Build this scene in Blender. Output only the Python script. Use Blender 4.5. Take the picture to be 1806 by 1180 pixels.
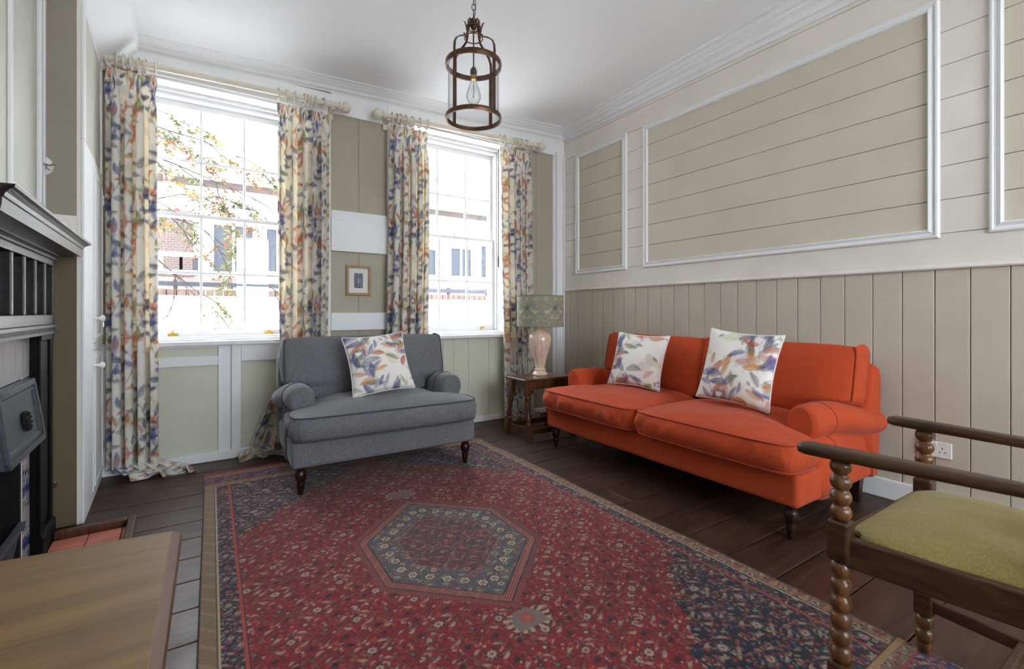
import bpy, bmesh, math, random
import numpy as np
from mathutils import Vector, Matrix, Euler

for o in list(bpy.data.objects):
    bpy.data.objects.remove(o)
SC = bpy.context.scene
COL = SC.collection
U = 1.1                      # eye height in metres; room measures below are in eye heights

# ------------------------------------------------------------ camera, sky, exposure
cd = bpy.data.cameras.new('camera')
cam = bpy.data.objects.new('camera', cd)
COL.objects.link(cam)
cam.location = (0, 0, U)
cam.rotation_euler = (math.radians(90), 0, math.radians(-33.0))
cd.sensor_width = 36.0
cd.lens = 817.0 / 1806.0 * 36.0
cd.shift_y = -40.0 / 1806.0
cd.clip_start = 0.02
cd.clip_end = 200
SC.camera = cam

SKY = 5.0
wd = bpy.data.worlds.new('overcast_sky')
SC.world = wd
wd.use_nodes = True
bg = wd.node_tree.nodes['Background']
bg.inputs['Color'].default_value = (0.845, 0.92, 1.0, 1)
bg.inputs['Strength'].default_value = SKY
SC.view_settings.view_transform = 'Standard'
SC.view_settings.look = 'None'
SC.view_settings.gamma = 1.0
SC.view_settings.use_curve_mapping = False
SC.view_settings.exposure = 1.50
SC.cycles.max_bounces = 10
SC.cycles.diffuse_bounces = 6
SC.cycles.transparent_max_bounces = 24
SC.cycles.sample_clamp_indirect = 6.0


sd = bpy.data.lights.new('bounce_sun', 'SUN')
sd.energy = 5.0  # added lamp: lights the pavement outside so the ceiling gets more bounce
sd.angle = math.radians(8)
sd.color = (1.0, .98, .95)
so = bpy.data.objects.new('bounce_sun', sd)
so.rotation_euler = (0, math.radians(38), 0)      # from high on the right, along the street, so none of it falls through a window
COL.objects.link(so)


def portal(name, loc, rot, sx, sy):
    l = bpy.data.lights.new(name, 'AREA')
    l.shape = 'RECTANGLE'
    l.size = sx
    l.size_y = sy
    l.cycles.is_portal = True
    o = bpy.data.objects.new(name, l)
    o.location = loc
    o.rotation_euler = rot
    COL.objects.link(o)


# portals only steer the sky's own light through the window openings, they emit nothing
portal('sky_portal', (.075 * U, 3.90 * U, 1.65 * U), (math.radians(-90), 0, 0), .95 * U, 1.75 * U)
portal('sky_portal', (1.89 * U, 3.90 * U, 1.69 * U), (math.radians(-90), 0, 0), .98 * U, 1.85 * U)
portal('sky_portal', (1.65, -2.25, 1.75), (math.radians(90), 0, 0), 2.5, 1.8)


# ------------------------------------------------------------ colour and material helpers
def lin(c):
    c = np.asarray(c, float) / 255.0
    return np.where(c <= 0.04045, c / 12.92, ((c + 0.055) / 1.055) ** 2.4)


def rgba(c):
    return (float(c[0]), float(c[1]), float(c[2]), 1.0)


class NT:
    def __init__(s, name):
        s.m = bpy.data.materials.new(name)
        s.m.use_nodes = True
        s.t = s.m.node_tree
        s.n = s.t.nodes
        s.b = s.n['Principled BSDF']
        s.out = s.n['Material Output']
        s.tc = s.n.new('ShaderNodeTexCoord')

    def link(s, a, b):
        s.t.links.new(a, b)

    def map(s, scale=(1, 1, 1), rot=(0, 0, 0), coord='Object'):
        m = s.n.new('ShaderNodeMapping')
        m.inputs['Scale'].default_value = scale
        m.inputs['Rotation'].default_value = rot
        s.link(s.tc.outputs[coord], m.inputs['Vector'])
        return m.outputs['Vector']

    def noise(s, vec, scale, detail=4, rough=.55, dist=0):
        n = s.n.new('ShaderNodeTexNoise')
        n.inputs['Scale'].default_value = scale
        n.inputs['Detail'].default_value = detail
        n.inputs['Roughness'].default_value = rough
        n.inputs['Distortion'].default_value = dist
        s.link(vec, n.inputs['Vector'])
        return n.outputs['Fac']

    def ramp(s, fac, stops):
        r = s.n.new('ShaderNodeValToRGB')
        e = r.color_ramp.elements
        while len(e) < len(stops):
            e.new(0.5)
        for k, (p, c) in enumerate(stops):
            e[k].position = p
            e[k].color = rgba(c)
        s.link(fac, r.inputs['Fac'])
        return r.outputs['Color']

    def mix(s, fac, a, b, mode='MIX'):
        m = s.n.new('ShaderNodeMix')
        m.data_type = 'RGBA'
        m.blend_type = mode
        for sock, v in ((m.inputs[0], fac), (m.inputs[6], a), (m.inputs[7], b)):
            if isinstance(v, bpy.types.NodeSocket):
                s.link(v, sock)
            elif isinstance(v, (int, float)):
                sock.default_value = v
            else:
                sock.default_value = rgba(v)
        return m.outputs[2]

    def math(s, op, a, b=0.0):
        m = s.n.new('ShaderNodeMath')
        m.operation = op
        for k, v in enumerate((a, b)):
            if isinstance(v, bpy.types.NodeSocket):
                s.link(v, m.inputs[k])
            else:
                m.inputs[k].default_value = v
        return m.outputs[0]

    def bump(s, h, strength=.3, dist=.01, prev=None):
        b = s.n.new('ShaderNodeBump')
        b.inputs['Strength'].default_value = strength
        b.inputs['Distance'].default_value = dist
        s.link(h, b.inputs['Height'])
        if prev is not None:
            s.link(prev, b.inputs['Normal'])
        s.link(b.outputs['Normal'], s.b.inputs['Normal'])
        return b.outputs['Normal']

    def set(s, **k):
        for a, v in k.items():
            s.b.inputs[{'rough': 'Roughness', 'metal': 'Metallic', 'spec': 'Specular IOR Level',
                        'sheen': 'Sheen Weight', 'coat': 'Coat Weight'}[a]].default_value = v


def paint(name, c, rough=.5, var=.06, bump=.08, scale=3.0, spec=.4):
    m = NT(name)
    c = np.asarray(c, float)
    v = m.map()
    f = m.noise(v, scale, 5)
    m.link(m.ramp(f, [(.3, c * (1 - var)), (.7, np.minimum(c * (1 + var), .95))]), m.b.inputs['Base Color'])
    m.bump(m.noise(m.map(), 22, 5), bump, .006)
    m.set(rough=rough, spec=spec)
    return m.m


def fabric(name, c, rough=.85, weave=420, var=.18, sheen=.15, crease=.5):
    m = NT(name)
    c = np.asarray(c, float)
    v = m.map()
    f = m.noise(m.map((1, 1, .35)), weave * .5, 2)
    g = m.noise(v, 2.2, 3)
    col = m.ramp(f, [(.35, c * (1 - var)), (.65, c * (1 + var))])
    col = m.mix(.5, col, m.ramp(g, [(.35, (.88, .88, .88)), (.65, (1, 1, 1))]), 'MULTIPLY')
    m.link(col, m.b.inputs['Base Color'])
    n1 = m.bump(m.noise(v, weave, 2), .25, .002)
    m.bump(m.noise(v, 5.0, 3, .5, .6), crease, .02, n1)
    m.set(rough=rough, sheen=sheen, spec=.25)
    return m.m


def wood(name, c0, c1, rough=.4, axis=0, scale=9, coat=0.0, bump=.15):
    m = NT(name)
    sc = [1, 1, 1]
    sc[axis] = .09
    v = m.map(tuple(sc))
    f = m.noise(v, scale * 3, 6, .62, 1.2)
    g = m.noise(m.map(), 1.6, 3)
    col = m.ramp(f, [(.3, c0), (.72, c1)])
    col = m.mix(.55, col, m.ramp(g, [(.3, (.66, .66, .66)), (.7, (1, 1, 1))]), 'MULTIPLY')
    m.link(col, m.b.inputs['Base Color'])
    m.bump(f, bump, .004)
    m.set(rough=rough, coat=coat, spec=.4)
    return m.m


def metal(name, c, rough=.35, met=1.0):
    m = NT(name)
    c = np.asarray(c, float)
    f = m.noise(m.map(), 40, 4)
    m.link(m.ramp(f, [(.3, c * .75), (.7, c * 1.15)]), m.b.inputs['Base Color'])
    m.set(rough=rough, metal=met)
    return m.m


def printed(name, rough=.8, trans=0.0, bump=.3, weave=500, sheen=.1):
    m = NT(name)
    a = m.n.new('ShaderNodeVertexColor')
    a.layer_name = 'print'
    col = m.mix(.35, a.outputs['Color'], m.ramp(m.noise(m.map(), weave * .4, 2), [(.3, (.8, .8, .8)), (.7, (1, 1, 1))]), 'MULTIPLY')
    m.link(col, m.b.inputs['Base Color'])
    m.bump(m.noise(m.map(), weave, 2), bump, .003)
    m.set(rough=rough, sheen=sheen, spec=.2)
    if trans > 0:
        t = m.n.new('ShaderNodeBsdfTranslucent')
        m.link(m.mix(1.0, col, (1.0, .86, .55), 'MULTIPLY'), t.inputs['Color'])
        x = m.n.new('ShaderNodeMixShader')
        x.inputs[0].default_value = trans
        m.link(m.b.outputs[0], x.inputs[1])
        m.link(t.outputs[0], x.inputs[2])
        m.link(x.outputs[0], m.out.inputs[0])
    return m.m


def pane_glass(name, tint=(1, 1, 1), f0=.04, edge=1.0):
    m = NT(name)
    tr = m.n.new('ShaderNodeBsdfTransparent')
    tr.inputs['Color'].default_value = rgba(tint)
    gl = m.n.new('ShaderNodeBsdfGlossy')
    gl.inputs['Roughness'].default_value = .02
    lw = m.n.new('ShaderNodeLayerWeight')
    lw.inputs['Blend'].default_value = .5
    ref = m.math('ADD', m.math('MULTIPLY', m.math('POWER', lw.outputs['Facing'], 5.0), .75), f0)
    m.link(m.mix(m.math('POWER', lw.outputs['Facing'], 2.5), tint, tuple(t * edge for t in tint)), tr.inputs['Color'])
    x = m.n.new('ShaderNodeMixShader')
    # faint waviness of old glass
    b = m.n.new('ShaderNodeBump')
    b.inputs['Strength'].default_value = .05
    m.link(m.noise(m.map(), 6, 2), b.inputs['Height'])
    m.link(b.outputs['Normal'], gl.inputs['Normal'])
    m.link(ref, x.inputs[0])
    m.link(tr.outputs[0], x.inputs[1])
    m.link(gl.outputs[0], x.inputs[2])
    m.link(x.outputs[0], m.out.inputs[0])
    return m.m


M = {}
M['cream'] = paint('cream_paint', (.72, .675, .615), .5)
M['white'] = paint('white_gloss_paint', (.77, .77, .775), .5, .02, .02)
M['ceil'] = paint('ceiling_emulsion', (.86, .87, .89), .8, .02, .04, 1.2)
M['olive'] = paint('olive_grey_paint', (.37, .34, .255), .5, .05)
M['olivelight'] = paint('light_olive_paint', (.57, .525, .425), .5, .04)
M['dado'] = paint('dado_olive_paint', (.50, .45, .365), .45, .05)
M['sage'] = paint('sage_paint', (.58, .58, .475), .5, .04)
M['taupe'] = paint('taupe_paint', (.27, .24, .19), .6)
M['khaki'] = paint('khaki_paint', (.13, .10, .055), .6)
M['palegreen'] = paint('pale_green_paint', (.55, .55, .48), .55)
M['orange'] = fabric('burnt_orange_cotton', (.46, .060, .015), .85, 500, .08, .06, .6)
M['grey'] = fabric('grey_wool_weave', (.150, .152, .162), .9, 420, .22, .15, .45)
M['greypipe'] = fabric('dark_grey_piping', (.055, .06, .072), .9, 420)
M['orangepipe'] = fabric('orange_piping', (.38, .045, .012), .9, 420)
M['lime'] = fabric('olive_green_cloth', (.27, .212, .066), .9, 500, .14, .15, .5)
M['darkleg'] = wood('dark_turned_wood', (.012, .005, .003), (.035, .014, .008), .3, 2, 12)
M['oakdark'] = wood('dark_oak', (.022, .009, .004), (.105, .046, .018), .38, 1, 12, .1)
M['bobbin'] = wood('bobbin_oak', (.05, .019, .006), (.24, .098, .030), .32, 2, 12, .2)
M['sideoak'] = wood('side_table_oak', (.04, .014, .006), (.13, .05, .022), .3, 2, 10, .2)
M['tabletop'] = wood('light_oak_top', (.13, .070, .024), (.26, .150, .056), .5, 0, 5, 0, .06)
M['tableedge'] = wood('table_edge_wood', (.09, .042, .024), (.16, .080, .045), .42, 1, 8, 0, .06)
M['mantel'] = wood('ebonised_wood', (.010, .007, .007), (.036, .026, .028), .32, 1, 10, 0, .25)
M['blackpaint'] = paint('black_paint', (.0028, .0028, .003), .5, .2, .08, 3.0, .12)
M['iron'] = metal('cast_iron', (.09, .10, .115), .42, .6)
M['soot'] = paint('soot', (.004, .004, .004), .9, .3)
M['bronze'] = metal('aged_bronze', (.115, .06, .035), .38, .85)
M['brass'] = metal('brass', (.65, .42, .12), .3)
M['chrome'] = metal('chrome', (.55, .55, .55), .2)
M['bakelite'] = paint('dark_bakelite', (.05, .03, .025), .4, .1)
M['pole'] = paint('cream_pole_paint', (.66, .615, .51), .4)
M['glass'] = pane_glass('window_glass')
M['lampglass'] = pane_glass('lantern_glass', (.97, .975, .98), .03, .62)
M['bulbglass'] = pane_glass('bulb_glass', (.93, .94, .93), .03, .12)
M['plastic'] = paint('white_plastic', (.75, .73, .70), .35, .02, 0)
M['black'] = paint('socket_black', (.01, .01, .01), .5, .1, 0)
M['framewood'] = wood('picture_frame_oak', (.28, .14, .05), (.42, .24, .11), .45, 2, 10)
M['mount'] = paint('mount_card', (.7, .68, .63), .8, .02, 0)
M['curtain'] = printed('floral_curtain_cloth', .85, .26, .15)
M['cushion'] = printed('floral_cushion_cloth', .8, 0, .2)
M['rug'] = printed('woven_rug', .95, 0, .8, 260, .15)
M['shade'] = printed('printed_lampshade', .8, .15, .1)
M['artprint'] = printed('picture_print', .7, 0, 0)
M['tileblue'] = printed('glazed_tile', .25, 0, .02, 60, 0)


# ------------------------------------------------------------ object helpers
def tag(o, label=None, cat=None, group=None, kind=None):
    if label:
        o['label'] = label
    if cat:
        o['category'] = cat
    if group:
        o['group'] = group
    if kind:
        o['kind'] = kind
    return o


def empty(name, loc=(0, 0, 0), rz=0.0, label=None, cat=None, group=None, kind=None, parent=None):
    o = bpy.data.objects.new(name, None)
    o.empty_display_size = .1
    o.location = loc
    o.rotation_euler = (0, 0, rz)
    COL.objects.link(o)
    if parent:
        o.parent = parent
    return tag(o, label, cat, group, kind)


class MB:
    """collects shapes and links them as ONE mesh object"""

    def __init__(s):
        s.v = []
        s.f = []
        s.mi = []
        s.sm = []

    def add(s, vs, fs, mi=0, smooth=False, mat=None):
        b = len(s.v)
        if mat is not None:
            vs = [tuple(mat @ Vector(p)) for p in vs]
        s.v += [tuple(map(float, p)) for p in vs]
        s.f += [tuple(b + int(i) for i in f) for f in fs]
        s.mi += [mi] * len(fs)
        s.sm += [smooth] * len(fs)
        return s

    def box(s, x0, x1, y0, y1, z0, z1, mi=0, mat=None):
        x0, x1 = min(x0, x1), max(x0, x1)
        y0, y1 = min(y0, y1), max(y0, y1)
        z0, z1 = min(z0, z1), max(z0, z1)
        vs = [(x0, y0, z0), (x1, y0, z0), (x1, y1, z0), (x0, y1, z0), (x0, y0, z1), (x1, y0, z1), (x1, y1, z1), (x0, y1, z1)]
        fs = [(3, 2, 1, 0), (4, 5, 6, 7), (0, 1, 5, 4), (1, 2, 6, 5), (2, 3, 7, 6), (3, 0, 4, 7)]
        return s.add(vs, fs, mi, False, mat)

    def loft(s, rings, mi=0, smooth=True, cap=True, closed=True, mat=None):
        n = len(rings[0])
        vs = [p for r in rings for p in r]
        fs = []
        m = n if closed else n - 1
        for k in range(len(rings) - 1):
            for i in range(m):
                j = (i + 1) % n
                fs.append((k * n + i, k * n + j, (k + 1) * n + j, (k + 1) * n + i))
        s.add(vs, fs, mi, smooth, mat)
        if cap and closed:
            s.add(rings[0], [tuple(range(n - 1, -1, -1))], mi, False, mat)
            s.add(rings[-1], [tuple(range(n))], mi, False, mat)
        return s

    def lathe(s, prof, c=(0, 0, 0), n=24, mi=0, cap=True, mat=None, smooth=True):
        rings = []
        for r, z in prof:
            rings.append([(c[0] + r * math.cos(2 * math.pi * i / n), c[1] + r * math.sin(2 * math.pi * i / n), c[2] + z) for i in range(n)])
        return s.loft(rings, mi, smooth, cap, True, mat)

    def tube(s, pts, r, n=8, mi=0, closed=False, mat=None):
        P = [Vector(p) for p in pts]
        N = len(P)
        rr = r if isinstance(r, (list, tuple)) else [r] * N
        rings = []
        up = Vector((0, 0, 1))
        prev = None
        for k in range(N):
            if closed:
                t = P[(k + 1) % N] - P[k - 1]
            else:
                t = P[min(k + 1, N - 1)] - P[max(k - 1, 0)]
            if t.length < 1e-9:
                t = Vector((0, 0, 1))
            t.normalize()
            if prev is None:
                a = t.orthogonal().normalized()
            else:
                a = (prev - t * prev.dot(t))
                if a.length < 1e-6:
                    a = t.orthogonal()
                a.normalize()
            prev = a
            b = t.cross(a)
            rings.append([tuple(P[k] + (a * math.cos(2 * math.pi * i / n) + b * math.sin(2 * math.pi * i / n)) * rr[k]) for i in range(n)])
        if closed:
            rings.append(rings[0])
        return s.loft(rings, mi, True, not closed, True, mat)

    def grid(s, A, mi=0, smooth=True, wrap=False, mat=None):
        A = np.asarray(A)
        nv, nu = A.shape[:2]
        vs = A.reshape(-1, 3).tolist()
        fs = []
        mu = nu if wrap else nu - 1
        for j in range(nv - 1):
            for i in range(mu):
                i2 = (i + 1) % nu
                fs.append((j * nu + i, j * nu + i2, (j + 1) * nu + i2, (j + 1) * nu + i))
        return s.add(vs, fs, mi, smooth, mat)

    def build(s, name, mats, parent=None, bevel=0, seg=2, sub=0, matrix=None):
        me = bpy.data.meshes.new(name)
        me.from_pydata(s.v, [], s.f)
        if not isinstance(mats, (list, tuple)):
            mats = [mats]
        for m in mats:
            me.materials.append(m)
        me.polygons.foreach_set('material_index', s.mi)
        me.polygons.foreach_set('use_smooth', s.sm)
        me.update()
        o = bpy.data.objects.new(name, me)
        if matrix is not None:
            me.transform(matrix)
        COL.objects.link(o)
        if parent is not None:
            o.parent = parent
        if bevel:
            w = o.modifiers.new('bevel', 'BEVEL')
            w.width = bevel
            w.segments = seg
            w.limit_method = 'ANGLE'
            w.angle_limit = math.radians(50)
            w.harden_normals = False
        if sub:
            w = o.modifiers.new('sub', 'SUBSURF')
            w.levels = sub
            w.render_levels = sub
        return o


def rects(name, mats, items, parent=None, bevel=0, **k):
    m = MB()
    for it in items:
        m.box(*it)
    return m.build(name, mats, parent, bevel, **k)


def setprint(o, cols):
    a = o.data.color_attributes.new('print', 'FLOAT_COLOR', 'POINT')
    c = np.ones((len(o.data.vertices), 4), np.float32)
    c[:, :3] = cols
    a.data.foreach_set('color', c.ravel())


def wob(x, y, seed=0, n=5, f=1.0):
    r = np.random.RandomState(seed)
    out = 0
    for k in range(n):
        a, b, p = r.uniform(-1, 1) * f * (1 + k * .7), r.uniform(-1, 1) * f * (1 + k * .7), r.uniform(0, 6.28)
        out = out + np.sin(a * x + b * y + p) / (1 + k * .5)
    return out / 2.2


# ------------------------------------------------------------ printed patterns
def stamp(img, X, Y, W, Hh, cx, cy, ang, L, wd_, col, strength=.8, curv=0.0, soft=.0025, vein=None):
    dx = (X - cx + W / 2) % W - W / 2
    dy = (Y - cy + Hh / 2) % Hh - Hh / 2
    lx = dx * math.cos(ang) + dy * math.sin(ang)
    ly = -dx * math.sin(ang) + dy * math.cos(ang)
    ly = ly - curv * lx * lx
    t = lx / (L / 2)
    w = wd_ / 2 * np.clip(1 - t * t, 0, 1) ** .75 * (1 - .25 * t)
    a = np.clip((w - np.abs(ly)) / soft + .5, 0, 1) * (np.abs(t) < 1)
    a = a * strength * (.62 + .38 * np.clip(.5 + .5 * t + .35 * np.sin(ly * 300), 0, 1))
    a = a[..., None]
    img[:] = img * (1 - a) + np.asarray(col) * a
    if vein is not None:
        b = (np.clip(1 - np.abs(ly) / .0025, 0, 1) * (np.abs(t) < .9) * .5)[..., None]
        img[:] = img * (1 - b) + np.asarray(vein) * b


def floral(seed, W=.72, Hh=.76, px=.004, dens=1.0, ground=(234, 232, 226)):
    r = np.random.RandomState(seed)
    nx, ny = int(W / px), int(Hh / px)
    X, Y = np.meshgrid((np.arange(nx) + .5) * W / nx, (np.arange(ny) + .5) * Hh / ny)
    img = np.ones((ny, nx, 3)) * lin(ground)
    dens *= 1.0
    big = [(214, 216, 200), (206, 208, 160), (205, 205, 205), (222, 214, 172), (212, 200, 190), (196, 200, 214)]
    mid = [(58, 68, 128), (80, 90, 150), (198, 104, 34), (188, 78, 36), (206, 138, 54), (96, 100, 110), (140, 150, 74), (76, 80, 94), (104, 96, 146), (204, 128, 100)]
    dark = [(44, 50, 96), (70, 66, 74), (60, 74, 120), (120, 60, 40)]
    for k in range(int(22 * dens)):
        stamp(img, X, Y, W, Hh, r.uniform(0, W), r.uniform(0, Hh), r.uniform(0, 6.28), r.uniform(.10, .17), r.uniform(.045, .075), lin(big[r.randint(len(big))]), .75, r.uniform(-3, 3), .008)
    # sprays: a stem with leaves along it
    for k in range(int(21 * dens)):
        cx, cy, a = r.uniform(0, W), r.uniform(0, Hh), r.uniform(.6, 2.5)
        sg = 1 if r.rand() < .5 else -1
        stamp(img, X, Y, W, Hh, cx, cy, a, .24, .004, lin(dark[r.randint(2)]), .75, sg * 2.2, .002)
        for q in range(5):
            u = -.10 + q * .05
            px_, py_ = cx + math.cos(a) * u, cy + math.sin(a) * u
            la = a + (1 if q % 2 else -1) * r.uniform(.6, 1.3)
            L = r.uniform(.065, .135)
            c = mid[r.randint(len(mid))]
            cc = lin(c)
            stamp(img, X, Y, W, Hh, px_ + math.cos(la) * L * .5, py_ + math.sin(la) * L * .5, la, L, L * r.uniform(.28, .42), cc, r.uniform(.6, .95), r.uniform(-5, 5), .003, cc * .45)
    for k in range(int(12 * dens)):
        stamp(img, X, Y, W, Hh, r.uniform(0, W), r.uniform(0, Hh), r.uniform(0, 6.28), r.uniform(.025, .05), r.uniform(.012, .022), lin(dark[r.randint(len(dark))]), .85, r.uniform(-5, 5), .003)
    return img, W, Hh


def sample(tile, u, v):
    img, W, Hh = tile
    ny, nx = img.shape[:2]
    fx = (u / W * nx - .5) % nx
    fy = (v / Hh * ny - .5) % ny
    x0, y0 = np.floor(fx).astype(int) % nx, np.floor(fy).astype(int) % ny
    x1, y1 = (x0 + 1) % nx, (y0 + 1) % ny
    tx, ty = (fx - np.floor(fx))[..., None], (fy - np.floor(fy))[..., None]
    return (img[y0, x0] * (1 - tx) + img[y0, x1] * tx) * (1 - ty) + (img[y1, x0] * (1 - tx) + img[y1, x1] * tx) * ty


TILE = floral(4)
TILE_C = floral(9, .68, .68, .004, .85, (236, 232, 226))

# ============================================================ THE ROOM
XR, YW = 3.045 * U, 3.714 * U
TH = math.radians(2.9)           # the chimney breast is not quite square to the room


def ceil_z(x, y):
    x, y = x / U, y / U
    return U * (2.70 + .047 * x + .03 * (3.577 - y) - .018 * math.exp(-((x - 1.75) ** 2) / .25 - ((y - 3.5) ** 2) / .3))


def mould_frame(mb, P, a0, a1, b0, b1, prof, mi=0):
    rings = []
    for sa, sb, a, b in ((1, 1, a0, b0), (-1, 1, a1, b0), (-1, -1, a1, b1), (1, -1, a0, b1)):
        rings.append([P(a + sa * d, b + sb * d, h) for d, h in prof])
    rings.append(rings[0])
    mb.loft(rings, mi, False, False, True)


# floor boards
fm = NT('floor_boards')
v = fm.map((.10, 1, 1))
gi = fm.n.new('ShaderNodeNewGeometry')
per = gi.outputs['Random Per Island']
off = fm.n.new('ShaderNodeVectorMath')
off.operation = 'ADD'
cmb = fm.n.new('ShaderNodeCombineXYZ')
fm.link(fm.math('MULTIPLY', per, 37.0), cmb.inputs[0])
fm.link(fm.math('MULTIPLY', per, 11.0), cmb.inputs[2])
fm.link(v, off.inputs[0])
fm.link(cmb.outputs[0], off.inputs[1])
f = fm.noise(off.outputs[0], 26, 6, .62, 1.0)
col = fm.ramp(f, [(.3, (.020, .0095, .0062)), (.75, (.095, .046, .029))])
col = fm.mix(.8, col, fm.ramp(per, [(0, (.55, .52, .5)), (1, (1, .96, .92))]), 'MULTIPLY')
scuff = fm.noise(fm.map(), 9, 6, .7)
col = fm.mix(fm.math('MULTIPLY', fm.ramp(scuff, [(.66, (0, 0, 0)), (.74, (1, 1, 1))]), .14), col, (.22, .19, .17))
fm.link(col, fm.b.inputs['Base Color'])
fm.link(fm.ramp(fm.noise(fm.map(), 5, 4), [(.3, (.36, .36, .36)), (.7, (.50, .50, .50))]), fm.b.inputs['Roughness'])
fm.bump(f, .18, .004)
fm.set(spec=.42)
rnd = random.Random(5)
mb = MB()
pw = .196 * U
k0 = -19
for k in range(k0, 12):
    y0 = 1.704 * U + k * pw
    y1 = y0 + pw - .005
    if y1 > YW:
        y1 = YW
    if y1 - y0 < .03:
        continue
    x = -1.5 - rnd.uniform(0, .5)
    first = True
    while x < XR:
        L = rnd.uniform(2.0, 3.6)
        xe = min(x + L, XR + .02)
        if XR - xe < .6:
            xe = XR + .02
        dz = rnd.uniform(-.0015, .0)
        mb.box(max(x, -1.42), xe - .003, y0, y1, -.03, dz)
        x = xe
mb.box(-1.5, XR + .2, -2.3, YW + .05, -.06, -.03)
tag(mb.build('floor', fm.m, bevel=.0025, seg=1), kind='structure')

# ceiling: an old, slightly sloping and sagging plaster ceiling
xs = np.linspace(-1.5, XR + .15, 40)
ys = np.linspace(-2.35, YW + .15, 44)
A = np.array([[(x, y, ceil_z(x, y)) for x in xs] for y in ys])
B = A.copy()
B[..., 2] += .12
mb = MB()
mb.grid(A[:, ::-1]).grid(B)
nx_, ny_ = len(xs), len(ys)
tag(mb.build('ceiling', M['ceil']), kind='structure')

# right wall: boards over a base, picture-moulded panels above, upright boards below
mb = MB()
mb.box(XR + .02, XR + .16, -2.35, YW + .3, -.05, 3.35, 0)
zl = [1.344] + [1.528 + .183 * k for k in range(9)] + [3.14]
pan = [(2.891, 3.471), (.822, 2.613), (-1.35, .553)]
pan = [(a * U, b * U) for a, b in pan]
pz = (1.415 * U, 2.513 * U)
yc = sorted([-2.35, YW + .02] + [t for p in pan for t in p])
for k in range(len(zl) - 1):
    za, zb = zl[k] + (.002 if k else 0), zl[k + 1] - .002
    zc = [za] + [z for z in pz if za < z < zb] + [zb]
    for i in range(len(yc) - 1):
        for j in range(len(zc) - 1):
            ym, zm = (yc[i] + yc[i + 1]) / 2, (zc[j] + zc[j + 1]) / 2
            inside = pz[0] < zm < pz[1] and any(a < ym < b for a, b in pan)
            mb.box(XR, XR + .02, yc[i], yc[i + 1], zc[j], zc[j + 1], 1 if inside else 0)
tag(mb.build('wall_right', [M['cream'], M['olivelight']]), kind='structure')
mb = MB()
y = YW + .02
rb = random.Random(2)
lst = [1005, 1018, 1044, 1063, 1081, 1100, 1120, 1142, 1165, 1188, 1214, 1241.5, 1270, 1300, 1333, 1369, 1406, 1446, 1489, 1538.6, 1590.6, 1648, 1711, 1782]
yb = [YW + .02]
for px_ in lst:
    r_ = (px_ - 903) / 817.0
    yb.append(3.045 * U * (.8387 - .5446 * r_) / (.5446 + .8387 * r_))
while yb[-1] > -2.3:
    yb.append(yb[-1] - .146)
for a, b in zip(yb[:-1], yb[1:]):
    mb.box(XR + .004, XR + .022, b + .0022, a - .0022, 0, 1.344)
tag(mb.build('trim_1', M['dado'], bevel=.002, seg=1), kind='structure')
mb = MB()
mb.loft([[(XR - h, yy, 1.344 + z) for h, z in ((-.002, -.012), (.012, -.012), (.017, -.004), (.012, .006), (.004, .014), (-.002, .016))] for yy in (-2.35, YW)], 0, False)
tag(mb.build('trim_2', M['cream']), kind='structure')
rects('baseboard_right', M['white'], [(XR - .018, XR + .004, -2.35, YW, 0, .115)], None, .006)['kind'] = 'structure'
PROF = [(-.002, 0), (0, .010), (.006, .018), (.014, .019), (.019, .011), (.028, .010), (.036, .016), (.044, .020), (.050, .014), (.053, 0)]
for n, (a, b) in enumerate(pan):
    mb = MB()
    w = .047 * U
    mould_frame(mb, lambda a_, b_, h: (XR - h, a_, b_), a - w, b + w, pz[0] - w, pz[1] + w, PROF)
    tag(mb.build('trim_%d' % (3 + n), M['white']), kind='structure')

# cornices
CP = [(0, 0), (.014, 0), (.018, .10), (.030, .16), (.046, .20), (.058, .42), (.085, .52), (.092, .60), (.108, .66), (.125, .80), (.146, .86), (.150, 1.02), (0, 1.02)]
mb = MB()
rings = []
for yy in np.linspace(-2.3, YW, 14):
    zb, zt = 2.745 * U, ceil_z(XR - .15, yy) + .004
    rings.append([(XR - p, yy, zb + (zt - zb) * q) for p, q in CP])
mb.loft(rings, 0, False)
tag(mb.build('trim_6', M['white']), kind='structure')
mb = MB()
rings = []
for xx in np.linspace(-.56 * U, XR, 22):
    t = (xx / U + .56) / 3.6
    zb, zt = (2.625 + .12 * t) * U, ceil_z(xx, YW - .15) + .004
    rings.append([(xx, YW - p, zb + (zt - zb) * q) for p, q in CP])
mb.loft(rings[::-1], 0, False)
tag(mb.build('trim_7', M['white']), kind='structure')

# window wall
W1 = (-.37 * U, .52 * U, .80 * U, 2.51 * U)
W2 = (1.42 * U, 2.36 * U, .79 * U, 2.585 * U)
T = .30
yb0 = YW + .018
mb = MB()
XL = -.75 * U
mb.box(XL, W1[0], yb0, yb0 + T, -.05, 3.3)
mb.box(W1[0], W1[1], yb0, yb0 + T, -.05, W1[2])
mb.box(W1[0], W1[1], yb0, yb0 + T, W1[3], 3.3)
mb.box(W1[1], W2[0], yb0, yb0 + T, -.05, 3.3)
mb.box(W2[0], W2[1], yb0, yb0 + T, -.05, W2[2])
mb.box(W2[0], W2[1], yb0, yb0 + T, W2[3], 3.3)
mb.box(W2[1], XR + .16, yb0, yb0 + T, -.05, 3.3)
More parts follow.
